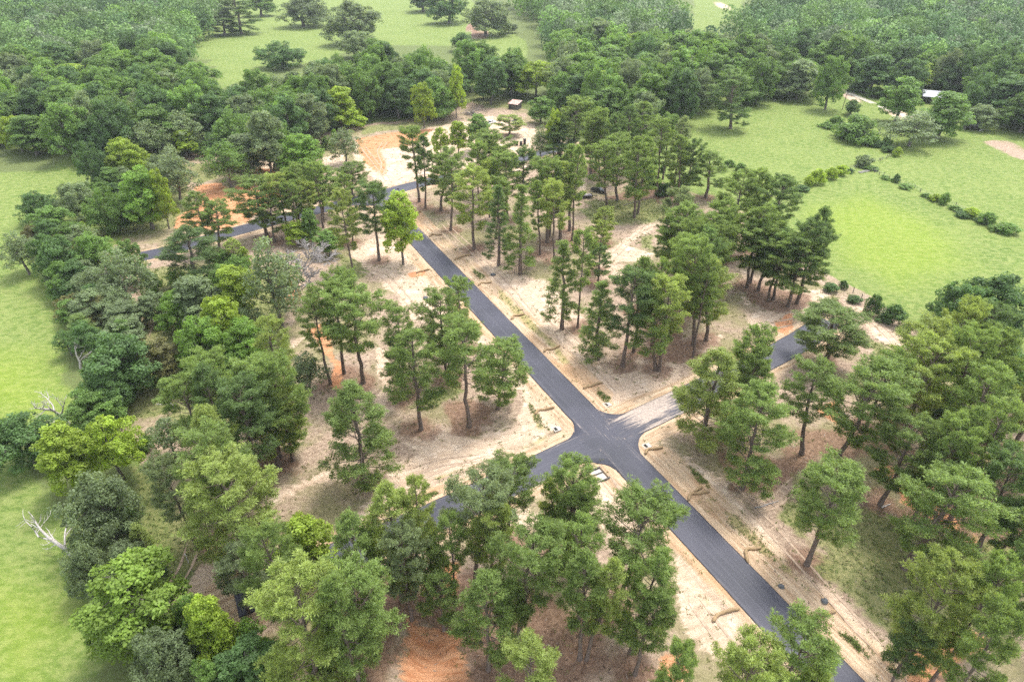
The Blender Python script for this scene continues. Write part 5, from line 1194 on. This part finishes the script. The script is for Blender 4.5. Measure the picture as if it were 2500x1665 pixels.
M_GRAVEL = plain_mat('grey_rubble', (.33, .30, .32), (.20, .18, .19), 2.2, .95)
M_PLASTIC = plain_mat('black_plastic', (.015, .015, .016), (.025, .025, .026), 3, .4)

M_TRACK = plain_mat('pale_gravel_track', (.50, .46, .38), (.33, .30, .22), .8, .95, spec=.1)
C_ = resample(TRACK, 1.5); Tn_ = np.gradient(C_, axis=0); Tn_ /= np.linalg.norm(Tn_, axis=1)[:, None]; Nn_ = np.stack([-Tn_[:, 1], Tn_[:, 0]], 1)
hw_ = 1.5 + .5*fbm(np.arange(len(C_))/3.0, np.zeros(len(C_)), 8)
VV = np.concatenate([np.column_stack([q, ground_z(q[:, 0], q[:, 1])+.12]) for q in (C_+Nn_*hw_[:, None], C_-Nn_*hw_[:, None])]); k_ = len(C_); i_ = np.arange(k_-1)
put(bpy.data.objects.new('dirt_track', mesh_np('dirt_track', VV, [np.stack([i_+k_, i_+k_+1, i_+1, i_], 1)], M_TRACK)), kind='structure')
def at(p, dz=0): return (p[0], p[1], gz(*p)+dz)
for i, pl in enumerate(WATTLES):
    C = resample(pl, .35)
    z = ground_z(C[:, 0], C[:, 1]); P = np.column_stack([C, z+.2])
    R = .27 + .04*np.sin(np.arange(len(P))*2.1+i); R[0] *= .6; R[-1] *= .6
    V, F = tubes([(P, R)], 8)
    me = mesh_np('straw_wattle', V, [F, np.arange(8)[None, ::-1], (np.arange(8)+len(V)-8)[None, :]], M_STRAW, smooth=True)
    side = ['at the head of the main road', 'beside the main road'][0]
    put(bpy.data.objects.new('straw_wattle', me), None, WATTLE_LABELS[i], 'straw wattle', 'straw wattles across the road ditches')
    st = WATTLES[i]
# wheel ruts left by site traffic
M_RUT = plain_mat('rutted_sand', (.30, .215, .155), (.43, .33, .245), 1.3, .97, spec=.1)
for ln_ in RUTS:
    C_ = resample(ln_, .6); Tn_ = np.gradient(C_, axis=0); Tn_ /= np.linalg.norm(Tn_, axis=1)[:, None]+1e-9; Nn_ = np.stack([-Tn_[:, 1], Tn_[:, 0]], 1)
    for off in (-.95, .95):
        k_ = len(C_); w_ = (.14 + .12*fbm(np.arange(k_)/2.0+off*9, np.zeros(k_)+off, 12))*np.minimum(1, np.minimum(np.arange(k_), np.arange(k_)[::-1])/5+.05)
        ed = [C_+Nn_*(off+w_)[:, None], C_+Nn_*(off-w_)[:, None]]
        VV = np.concatenate([np.column_stack([q, ground_z(q[:, 0], q[:, 1])+.045]) for q in ed]); i_ = np.arange(k_-1)
        put(bpy.data.objects.new('wheel_rut', mesh_np('wheel_rut', VV, [np.stack([i_+k_, i_+k_+1, i_+1, i_], 1)], M_RUT)), kind='structure')
# concrete inlets
def inlet(p, rz, label):
    e = empty('storm_inlet', at(p, .02), rz, label, 'inlet', 'concrete storm inlets at the junction')
    bm = bmesh.new(); add_box(bm, (0, .42, .04), (1.3, .2, .22)); add_box(bm, (0, -.42, .04), (1.3, .2, .22)); add_box(bm, (.56, 0, .04), (.18, .64, .22)); add_box(bm, (-.56, 0, .04), (.18, .64, .22))
    bm_obj('rim', bm, M_CONC, e)
    bm = bmesh.new(); add_box(bm, (0, 0, -.02), (.94, .64, .06)); bm_obj('pit_shade', bm, M_PIT_SHADE, e)  # shallow slab painted near-black as the opening's shade; no depth modelled
    bm = bmesh.new(); add_box(bm, (0, .85, -.02), (1.2, .6, .1), rx=.08); bm_obj('apron', bm, M_CONC, e, bevel=.03)
a_main = math.atan2(MD[1], MD[0])
for p, lb in zip(INLETS, ('white concrete inlet on the upper right corner of the junction', 'concrete inlet on the left corner of the junction beside grass', 'white concrete inlet with a dark opening on the right corner of junction')):
    inlet(p, a_main+random.uniform(-.1, .1), lb)
# open timber formwork on the lower corner
e = empty('formwork', at(FORMWORK, .05), a_main+math.pi/2, 'open timber formwork frame with pale slab on the lower corner of junction', 'formwork')
bm = bmesh.new(); add_box(bm, (0, 0, -.04), (2.3, 2.7, .16)); bm_obj('slab', bm, M_CONC, e, bevel=.03)
for c, s in (((0, 1.5, .16), (2.8, .16, .5)), ((0, -1.5, .16), (2.8, .16, .5)), ((1.33, 0, .16), (.16, 2.8, .5)), ((-1.33, 0, .16), (.16, 2.8, .5)), ((0, .3, .22), (2.5, .12, .22))):
    bm = bmesh.new(); add_box(bm, c, s); bm_obj('board', bm, M_PLANKS if s[0] > 2 else M_TIMBER, e)
# dark rocks
for p, r, lb in zip(ROCKS, (.75, .7, .5, .45), ('dark grey rock on the white sand right of the main road', 'dark grey rock half hidden by the pine left of the main road', 'dark rock at the ditch of the lower main road', 'dark lump in the ditch right of the lower main road')):
    bm = bmesh.new(); bmesh.ops.create_icosphere(bm, subdivisions=2, radius=r)
    for v in bm.verts: v.co *= 1+random.uniform(-.22, .2); v.co.z *= .6
    o_ = bm_obj('rock', bm, M_ROCK, None, label=lb, cat='rock', group='dark rocks by the main road'); o_.location = at(p, r*.25)
# vehicles
def pickup(name, p, rz, paint, label, group=None, cover=False):
    e = empty(name, at(p, .02), rz, label, 'pickup truck', group)
    bm = bmesh.new()
    add_prism(bm, [(-2.75, .5), (2.7, .45), (2.75, .85), (2.55, 1.08), (1.15, 1.15), (-2.75, 1.15)], -.98, .98); bm_obj('body', bm, paint, e, bevel=.05)
    bm = bmesh.new(); add_prism(bm, [(-.95, 1.15), (1.2, 1.15), (.55, 1.83), (.35, 1.9), (-.75, 1.9)], -.86, .86); cab = bm_obj('cab', bm, paint, e, bevel=.06)
    for s in (-1, 1):
        bm = bmesh.new(); add_prism(bm, [(-.8, 1.22), (.98, 1.22), (.45, 1.76), (-.66, 1.76)], s*.85-.02, s*.85+.02); bm_obj('side_window', bm, M_GLASS, cab)
    bm = bmesh.new(); add_prism(bm, [(1.205, 1.18), (1.225, 1.18), (.60, 1.82), (.58, 1.82)], -.74, .74); bm_obj('windscreen', bm, M_GLASS, cab)
    bm = bmesh.new(); add_box(bm, (-.9, 0, 1.52), (.06, 1.5, .5)); bm_obj('rear_window', bm, M_GLASS, cab)
    bm = bmesh.new(); add_box(bm, (-1.85, 0, 1.17), (1.65, 1.6, .05)); bm_obj('bed_floor' if not cover else 'bed_cover', bm, M_PLASTIC, e)
    for s in (-1, 1):
        for x in (1.75, -1.75):
            bm = bmesh.new(); add_cyl(bm, (x, s*.74, .40), (x, s*1.0, .40), .40, n=18); wh = bm_obj('wheel', bm, M_TYRE, e)
            bm = bmesh.new(); add_cyl(bm, (x, s*.98, .40), (x, s*1.02, .40), .24, n=14); bm_obj('rim', bm, M_RIM, wh)
        bm = bmesh.new(); add_box(bm, (2.70, s*.72, .86), (.12, .36, .2)); bm_obj('headlight', bm, M_LAMP, e)
        bm = bmesh.new(); add_box(bm, (.75, s*1.08, 1.3), (.12, .2, .16)); bm_obj('mirror', bm, paint, e)
    return e
pickup('pickup_truck', TRUCK, -.55, M_BLACKP, 'black pickup truck parked among pines near the right pasture', cover=True)
pickup('pickup_truck', WHITE_TRUCK, .28, M_WHITEP, 'white pickup truck parked on the sand below the shed')
pickup('pickup_truck', WHITE_CAR, .9, M_WHITEP, 'white vehicle half hidden by the green trees behind the sand lot')
# low trailer with rubble
e = empty('trailer', at(TRAILER, .02), .08, 'low black flatbed trailer heaped with grey rubble left of the black truck', 'trailer')
bm = bmesh.new(); add_box(bm, (0, 0, .72), (8.6, 2.3, .16)); bm_obj('deck', bm, M_BLACKP, e, bevel=.03)
for s in (-1, 1):
    bm = bmesh.new(); add_box(bm, (0, s*1.1, .92), (8.6, .08, .26)); bm_obj('side_rail', bm, M_BLACKP, e)
    for x in (-.7, .4):
        bm = bmesh.new(); add_cyl(bm, (x, s*.98, .38), (x, s*1.2, .38), .38, n=16); wh = bm_obj('wheel', bm, M_TYRE, e)
        bm = bmesh.new(); add_cyl(bm, (x, s*1.19, .38), (x, s*1.23, .38), .2, n=12); bm_obj('rim', bm, M_WHITEP, wh)
bm = bmesh.new(); add_prism(bm, [(4.3, .64), (6.0, .5), (6.0, .6), (4.3, .78)], -.15, .15); bm_obj('drawbar', bm, M_BLACKP, e)
gxx, gyy = np.meshgrid(np.linspace(-4, 4, 34), np.linspace(-1.0, 1.0, 12))
hz_ = .8 + (.2+.75*fbm(gxx/1.2+5, gyy/1.2+9, 71))*np.clip((1.02-np.abs(gyy))*3, 0, 1)*np.clip((4.05-np.abs(gxx))*1.5, 0, 1)
ii = (np.arange(11)[:, None]*34+np.arange(33)[None, :]).ravel()
put(bpy.data.objects.new('rubble_load', mesh_np('rubble_load', np.column_stack([gxx.ravel(), gyy.ravel(), hz_.ravel()]), [np.stack([ii, ii+1, ii+35, ii+34], 1)], M_GRAVEL)), e)
# drums at the far road
for p, lb in zip(DRUMS, ('black drum above the far road, left of three', 'black drum above the far road, middle of three', 'black drum above the far road, right and tallest of three')):
    e = empty('drum', at(p), 0, lb, 'drum', 'black drums above the far road')
    h = 2.4 if 'tallest' in lb else 1.7
    bm = bmesh.new(); add_cyl(bm, (0, 0, 0), (0, 0, h), .62, n=18); bm_obj('body', bm, M_PLASTIC, e)
    bm = bmesh.new(); add_cyl(bm, (0, 0, h), (0, 0, h+.12), .66, n=18); bm_obj('lid', bm, M_PLASTIC, e)
    bm = bmesh.new(); add_cyl(bm, (0, 0, h*.48), (0, 0, h*.54), .66, n=18); bm_obj('hoop', bm, M_PLASTIC, e)

# buildings
def shed(name, p, rz, L, D, Hh, rise, roofm, wallm, label, cat, open_front=True, plank=.42):
    e = empty(name, at(p), rz, label, cat)
    # walls of single boards
    def wall_boards(part, a, b, h0, h1):
        a = Vector(a); b = Vector(b); n = max(2, int((b-a).length/plank)); w_ = empty_part(part, e)
        for i in range(n):
            t = (i+.5)/n; c = a.lerp(b, t); hh = h0+(h1-h0)*t
            bm = bmesh.new(); add_box(bm, (c.x, c.y, hh/2), ((b-a).length/n-.03, .05+.02*(i % 2), hh), rz=math.atan2(b.y-a.y, b.x-a.x)); bm_obj('board', bm, wallm, w_)
    def empty_part(nm, par):
        q = bpy.data.objects.new(nm, None); put(q, par); return q
    wall_boards('back_wall', (-L/2, D/2, 0), (L/2, D/2, 0), Hh+rise, Hh+rise)
    wall_boards('side_wall', (-L/2, -D/2, 0), (-L/2, D/2, 0), Hh, Hh+rise); wall_boards('side_wall', (L/2, -D/2, 0), (L/2, D/2, 0), Hh, Hh+rise)
    if not open_front: wall_boards('front_wall', (-L/2+1.4, -D/2, 0), (L/2, -D/2, 0), Hh, Hh)
    for x in np.linspace(-L/2+.1, L/2-.1, 4):
        bm = bmesh.new(); add_box(bm, (x, -D/2, Hh/2), (.16, .16, Hh)); bm_obj('post', bm, M_POST, e)
    rf = empty_part('roof', e); ang = math.atan2(rise, D); n = max(4, int(L/.9))
    for i in range(n):
        x = -L/2-.3 + (L+.6)*(i+.5)/n
        bm = bmesh.new(); add_box(bm, (x, 0, Hh+rise/2+.12+.02*(i % 2)), ((L+.6)/n+.03, D/math.cos(ang)+.9, .05), rx=ang); bm_obj('sheet', bm, roofm, rf)
    bm = bmesh.new(); add_box(bm, (0, -D/2-.38, Hh-.02), (L+.6, .08, .18)); bm_obj('eave_board', bm, M_POST, rf)
    return e
shed('shed', SHED, -.5, 5.2, 4.4, 2.6, .9, M_RUST, M_PLANKS, 'small dark shed with a rusty red roof at the edge of the wood', 'shed', False)
shed('barn', BARN, -.42, 12.5, 7.5, 3.6, 1.5, M_TIN, M_PLANKS, 'open-fronted barn with a pale metal roof under the right-hand wood', 'barn', True, .6)
shed('lean_to', LEANTO, -.3, 6.0, 4.0, 2.4, .8, M_TIN, M_PLANKS, 'low dark lean-to half hidden by trees beside the right pasture', 'shed', True, .5)
bm = bmesh.new(); add_box(bm, (0, 0, .15), (4.2, .5, .12)); add_box(bm, (.3, .4, .1), (3.2, .35, .1), rz=.15)
o_ = bm_obj('white_boards', bm, M_WHITEP, None, label='white plank lying on the grass beside the low lean-to', cat='plank'); o_.name = 'plank'; o_.location = at(PLANK); o_.rotation_euler.z = .6

# fences: posts and wires
FENCE_L = ['short post fence left of the fence corner in the right pasture', 'close-set post fence running up to the yellow bush in right pasture', 'long post and wire fence crossing the right pasture to the right edge', 'post fence between the right pasture and the sandy plot', 'wire fence below the leafy pasture hedge']
for run, lb in zip(FENCES, FENCE_L):
    e = empty('post_fence', at(run[0]), 0, lb, 'fence', 'fences of the right pasture'); o0 = Vector(e.location)
    pts = [run[0]]
    for a, b in zip(run[:-1], run[1:]):
        d_ = math.dist(a, b); k = max(1, int(d_/5.0))
        for i in range(1, k+1): pts.append((a[0]+(b[0]-a[0])*i/k, a[1]+(b[1]-a[1])*i/k))
    for q in pts:
        h = random.uniform(1.4, 1.9); b0 = Vector(at(q, -.2))-o0
        bm = bmesh.new(); add_cyl(bm, b0, b0+Vector((random.uniform(-.12, .12), random.uniform(-.12, .12), h)), random.uniform(.10, .16), .09, 7); bm_obj('post', bm, M_POST, e)
    for hh in (.5, .9, 1.3):
        V, F = tubes([(np.array([np.array(at(q, hh))-np.array(o0) for q in pts]), np.full(len(pts), .02))], 3)
        put(bpy.data.objects.new('wire', mesh_np('wire', V, [F], M_WIRE)), e)
# pale gate rails lying at the fence corner
e = empty('fallen_gate', at(HAYRING[0]), math.atan2(HAYRING[1][1]-HAYRING[0][1], HAYRING[1][0]-HAYRING[0][0]), 'pale fallen gate rails lying at the fence corner of right pasture', 'gate')
for i, (y_, l_) in enumerate(((0, 5.4), (.5, 5.2), (1.0, 5.0))):
    bm = bmesh.new(); add_box(bm, (l_/2, y_, .25+.04*i), (l_, .2, .14)); bm_obj('rail', bm, M_DEAD2, e)
for x in (.3, 2.6, 4.9):
    bm = bmesh.new(); add_box(bm, (x, .5, .36), (.16, 1.4, .1)); bm_obj('brace', bm, M_DEAD2, e)
# utility pole beside the hedge
e = empty('wooden_post', at((WPOST[0], WPOST[1])), 0, 'tall dark wooden post near the pasture hedge below the wood', 'post')
bm = bmesh.new(); add_cyl(bm, (0, 0, -.3), (.25, 0, 7.5), .2, .14, 8); bm_obj('pole', bm, M_POST, e)
bm = bmesh.new(); add_box(bm, (.24, 0, 7.2), (.1, 1.2, .12)); bm_obj('crossarm', bm, M_POST, e)
# white survey post
e = empty('marker_post', at(WHITE_POST), 0, 'thin white marker post on the dirt track at lower left', 'post')
bm = bmesh.new(); add_cyl(bm, (0, 0, -.2), (.02, 0, 2.0), .07, .07, 8); bm_obj('pole', bm, M_WHITEP, e)
bm = bmesh.new(); add_cyl(bm, (.02, 0, 2.0), (.02, 0, 2.12), .1, .05, 8); bm_obj('cap', bm, M_WHITEP, e)
# lying logs
def log(a, b, r, mat, label, group='fallen logs on the plots'):
    a = np.array(at(a, r*.6)); b = np.array(at(b, r*.6)); n = 7; t = np.linspace(0, 1, n)[:, None]
    P = a+(b-a)*t + rng.normal(0, .06, (n, 3))
    paths = [(P, np.linspace(r, r*.45, n))]
    for i in (2, 3, 4, 5):
        d_ = rng.normal(size=3); d_[2] = abs(d_[2])*.5; d_ = unit(d_)*rng.uniform(.5, 1.2)
        paths.append((np.array([P[i], P[i]+d_*.5, P[i]+d_]), np.array([r*.35, r*.25, .02])))
    V, F = tubes(paths, 6)
    put(bpy.data.objects.new('log', mesh_np('log', V, [F], mat, smooth=True)), None, label, 'log', group)
log(LOG[0], LOG[1], .16, M_BARK2, 'long thin fallen log in the pine-straw clearing by the right pasture')
for (a, b), lb, mt in zip(LOGS, ('white fallen log on grey litter right of the main road', 'bleached broken branch at the bottom edge between pines', 'pale squared log beside the vivid light green tree', 'pale fallen stick under the round pine in the left grove', 'long grey fallen trunk on the straw right of the main road'), (M_DEAD, M_DEAD, M_TIMBER, M_DEAD, M_DEAD2)):
    log(a, b, .15, mt, lb)
# brush pile behind the sand lot
e = empty('brush_pile', at(BRUSH), 0, 'dark pile of dead brush and stumps behind the white sand lot', 'brush pile')
for i in range(46):
    a = rng.uniform(0, 6.28); l_ = rng.uniform(1.6, 4.6); p0 = np.array([rng.normal(0, 1.6), rng.normal(0, 1.1), rng.uniform(0, 1.0)])
    d_ = np.array([math.cos(a), math.sin(a), rng.uniform(-.1, .55)])
    V, F = tubes([(np.array([p0, p0+d_*l_*.5+rng.normal(0, .12, 3), p0+d_*l_]), np.array([.16, .11, .03])*rng.uniform(.6, 1.3))], 5)
    put(bpy.data.objects.new('stick', mesh_np('stick', V, [F], M_BARK2 if i % 4 else M_DEAD2)), e)

# ------------------------------------------------------------------ undergrowth, weeds and litter
def scatter_in(poly, n, seed):
    rg = np.random.default_rng(seed); xs = [p[0] for p in poly]; ys = [p[1] for p in poly]; out = []
    P = np.column_stack([rg.uniform(min(xs), max(xs), n*6), rg.uniform(min(ys), max(ys), n*6)])
    P = P[poly_sd(P[:, 0], P[:, 1], poly) > 0]
    return P[:n]
def clear_of_roads(P, m): return P[np.minimum(np.minimum(seg_dist(P[:, 0], P[:, 1], MAIN_LINE), seg_dist(P[:, 0], P[:, 1], CROSS_LINE)), seg_dist(P[:, 0], P[:, 1], FAR_LINE)) > m]
for nm, poly, n, (hmin, hmax), cols, lb in UNDERGROWTH:
    P = clear_of_roads(scatter_in(poly, n, len(nm)*7+n), 6.5)
    for x, y in P:
        if min(math.hypot(x-q[1], y-q[2]+4) for q in TREES if q[0] == 'D') < 8: continue
        h = random.uniform(hmin, hmax); cn_ = random.choice(cols); c = np.array(LEAF_C[cn_])*random.uniform(.85, 1.1); adj = ('taller ' if h > (hmin+hmax)/2 else 'small ') + {'g': 'green ', 'd': 'dark green ', 'b': 'grey-green ', 'o': 'olive ', 'y2': 'light green '}[cn_]
        protos = SHRUBS if h < 6 else BROADS + WISPY
        plant(random.choice(protos), 'shrub' if h < 6 else 'sapling', 'shrub' if h < 6 else 'tree', x, y, h, h*random.uniform(.7, 1.05), random.uniform(-.3, .3), random.random()*6.28, tuple(c), adj + (lb if h < 6 else lb.replace('shrub', 'tree')).replace('green shrub', 'shrub').replace('green tree', 'tree').replace('low ', ''), nm)
def weed_mass(name, label, specs, mat, blade, wid, up):
    rg = np.random.default_rng(97); Cs = []; tints = []
    for poly, n, c in specs:
        P = clear_of_roads(scatter_in(poly, n, n+3), 4.0)
        z = ground_z(P[:, 0], P[:, 1]); k = 9
        C = np.repeat(np.column_stack([P, z]), k, 0) + rg.normal(0, .16, (len(P)*k, 3))*[1, 1, 0]
        Cs.append(C); tints.append(np.repeat(np.array(c)[None, :]*rg.uniform(.75, 1.25, (len(P), 1)), k, 0))
    C = np.vstack(Cs); T_ = np.vstack(tints); n = len(C)
    D = rg.normal(size=(n, 3)); D[:, 2] = np.abs(D[:, 2])*.6 + up; D = unit(D)
    V, F = diamonds(C, D, blade*rg.uniform(.6, 1.4, n), wid*rg.uniform(.7, 1.3, n), rg)
    me = mesh_np(name, V, [F], mat, np.repeat(T_, 4, 0))
    put(bpy.data.objects.new(name, me), None, label, 'weeds', kind='stuff')
WP = [(p, max(60, int(abs(sum(p[i][0]*p[(i+1) % len(p)][1]-p[(i+1) % len(p)][0]*p[i][1] for i in range(len(p)))/2)*.55)), (.17, .22, .06)) for c, f, p in PAINT if c in ('weeds', 'verge') and min(q[1] for q in p) < 230]
WP = [(p, min(n, 900), c) for p, n, c in WP]
weed_mass('weeds', 'low green weeds and thin grass on the bare plots', WP + [(SITE, 6500, (.20, .21, .07))], M_WOOD, .34, .06, .45)
def litter_mass():
    rg = np.random.default_rng(5); P = clear_of_roads(scatter_in(SITE, 9000, 77), 4.2); P = P[P[:, 1] < 230]
    tr_ = np.array([(t[1], t[2]) for t in TREES if t[0] == 'P' and t[2] < 230])
    Q = tr_[rg.integers(0, len(tr_), 5000)] + rg.normal(0, 3.2, (5000, 2)); P = np.vstack([P, clear_of_roads(Q, 4.2)])
    z = ground_z(P[:, 0], P[:, 1])+.05; n = len(P)
    D = rg.normal(size=(n, 3)); D[:, 2] *= .12; D = unit(D)
    V, F = diamonds(np.column_stack([P, z]), D, rg.uniform(.2, 1.1, n), rg.uniform(.03, .09, n), rg)
    c = np.array([(.10, .07, .05), (.20, .14, .10), (.42, .36, .30), (.15, .10, .07)])[rg.integers(0, 4, n)]
    put(bpy.data.objects.new('litter', mesh_np('litter', V, [F], M_WOOD, np.repeat(c, 4, 0))), None, 'scattered twigs, bark and needle litter on the plots', 'litter', kind='stuff')
litter_mass()


# ------------------------------------------------------------------ the air: thin summer haze over the whole place
m_h = bpy.data.materials.new('haze_air'); m_h.use_nodes = True; nn_ = m_h.node_tree.nodes; nn_.remove(nn_['Principled BSDF'])
pv = nn_.new('ShaderNodeVolumePrincipled'); pv.inputs['Color'].default_value = (.86, .93, 1.0, 1); pv.inputs['Density'].default_value = .00009; pv.inputs['Anisotropy'].default_value = .2
m_h.node_tree.links.new(pv.outputs[0], nn_['Material Output'].inputs['Volume'])
bm = bmesh.new(); add_box(bm, (0, 2200, 41), (8400, 5900, 90)); hz_o = bm_obj('haze', bm, m_h, None, kind='stuff')
hz_o['label'] = 'thin pale haze lying over the whole landscape'; hz_o['category'] = 'haze'
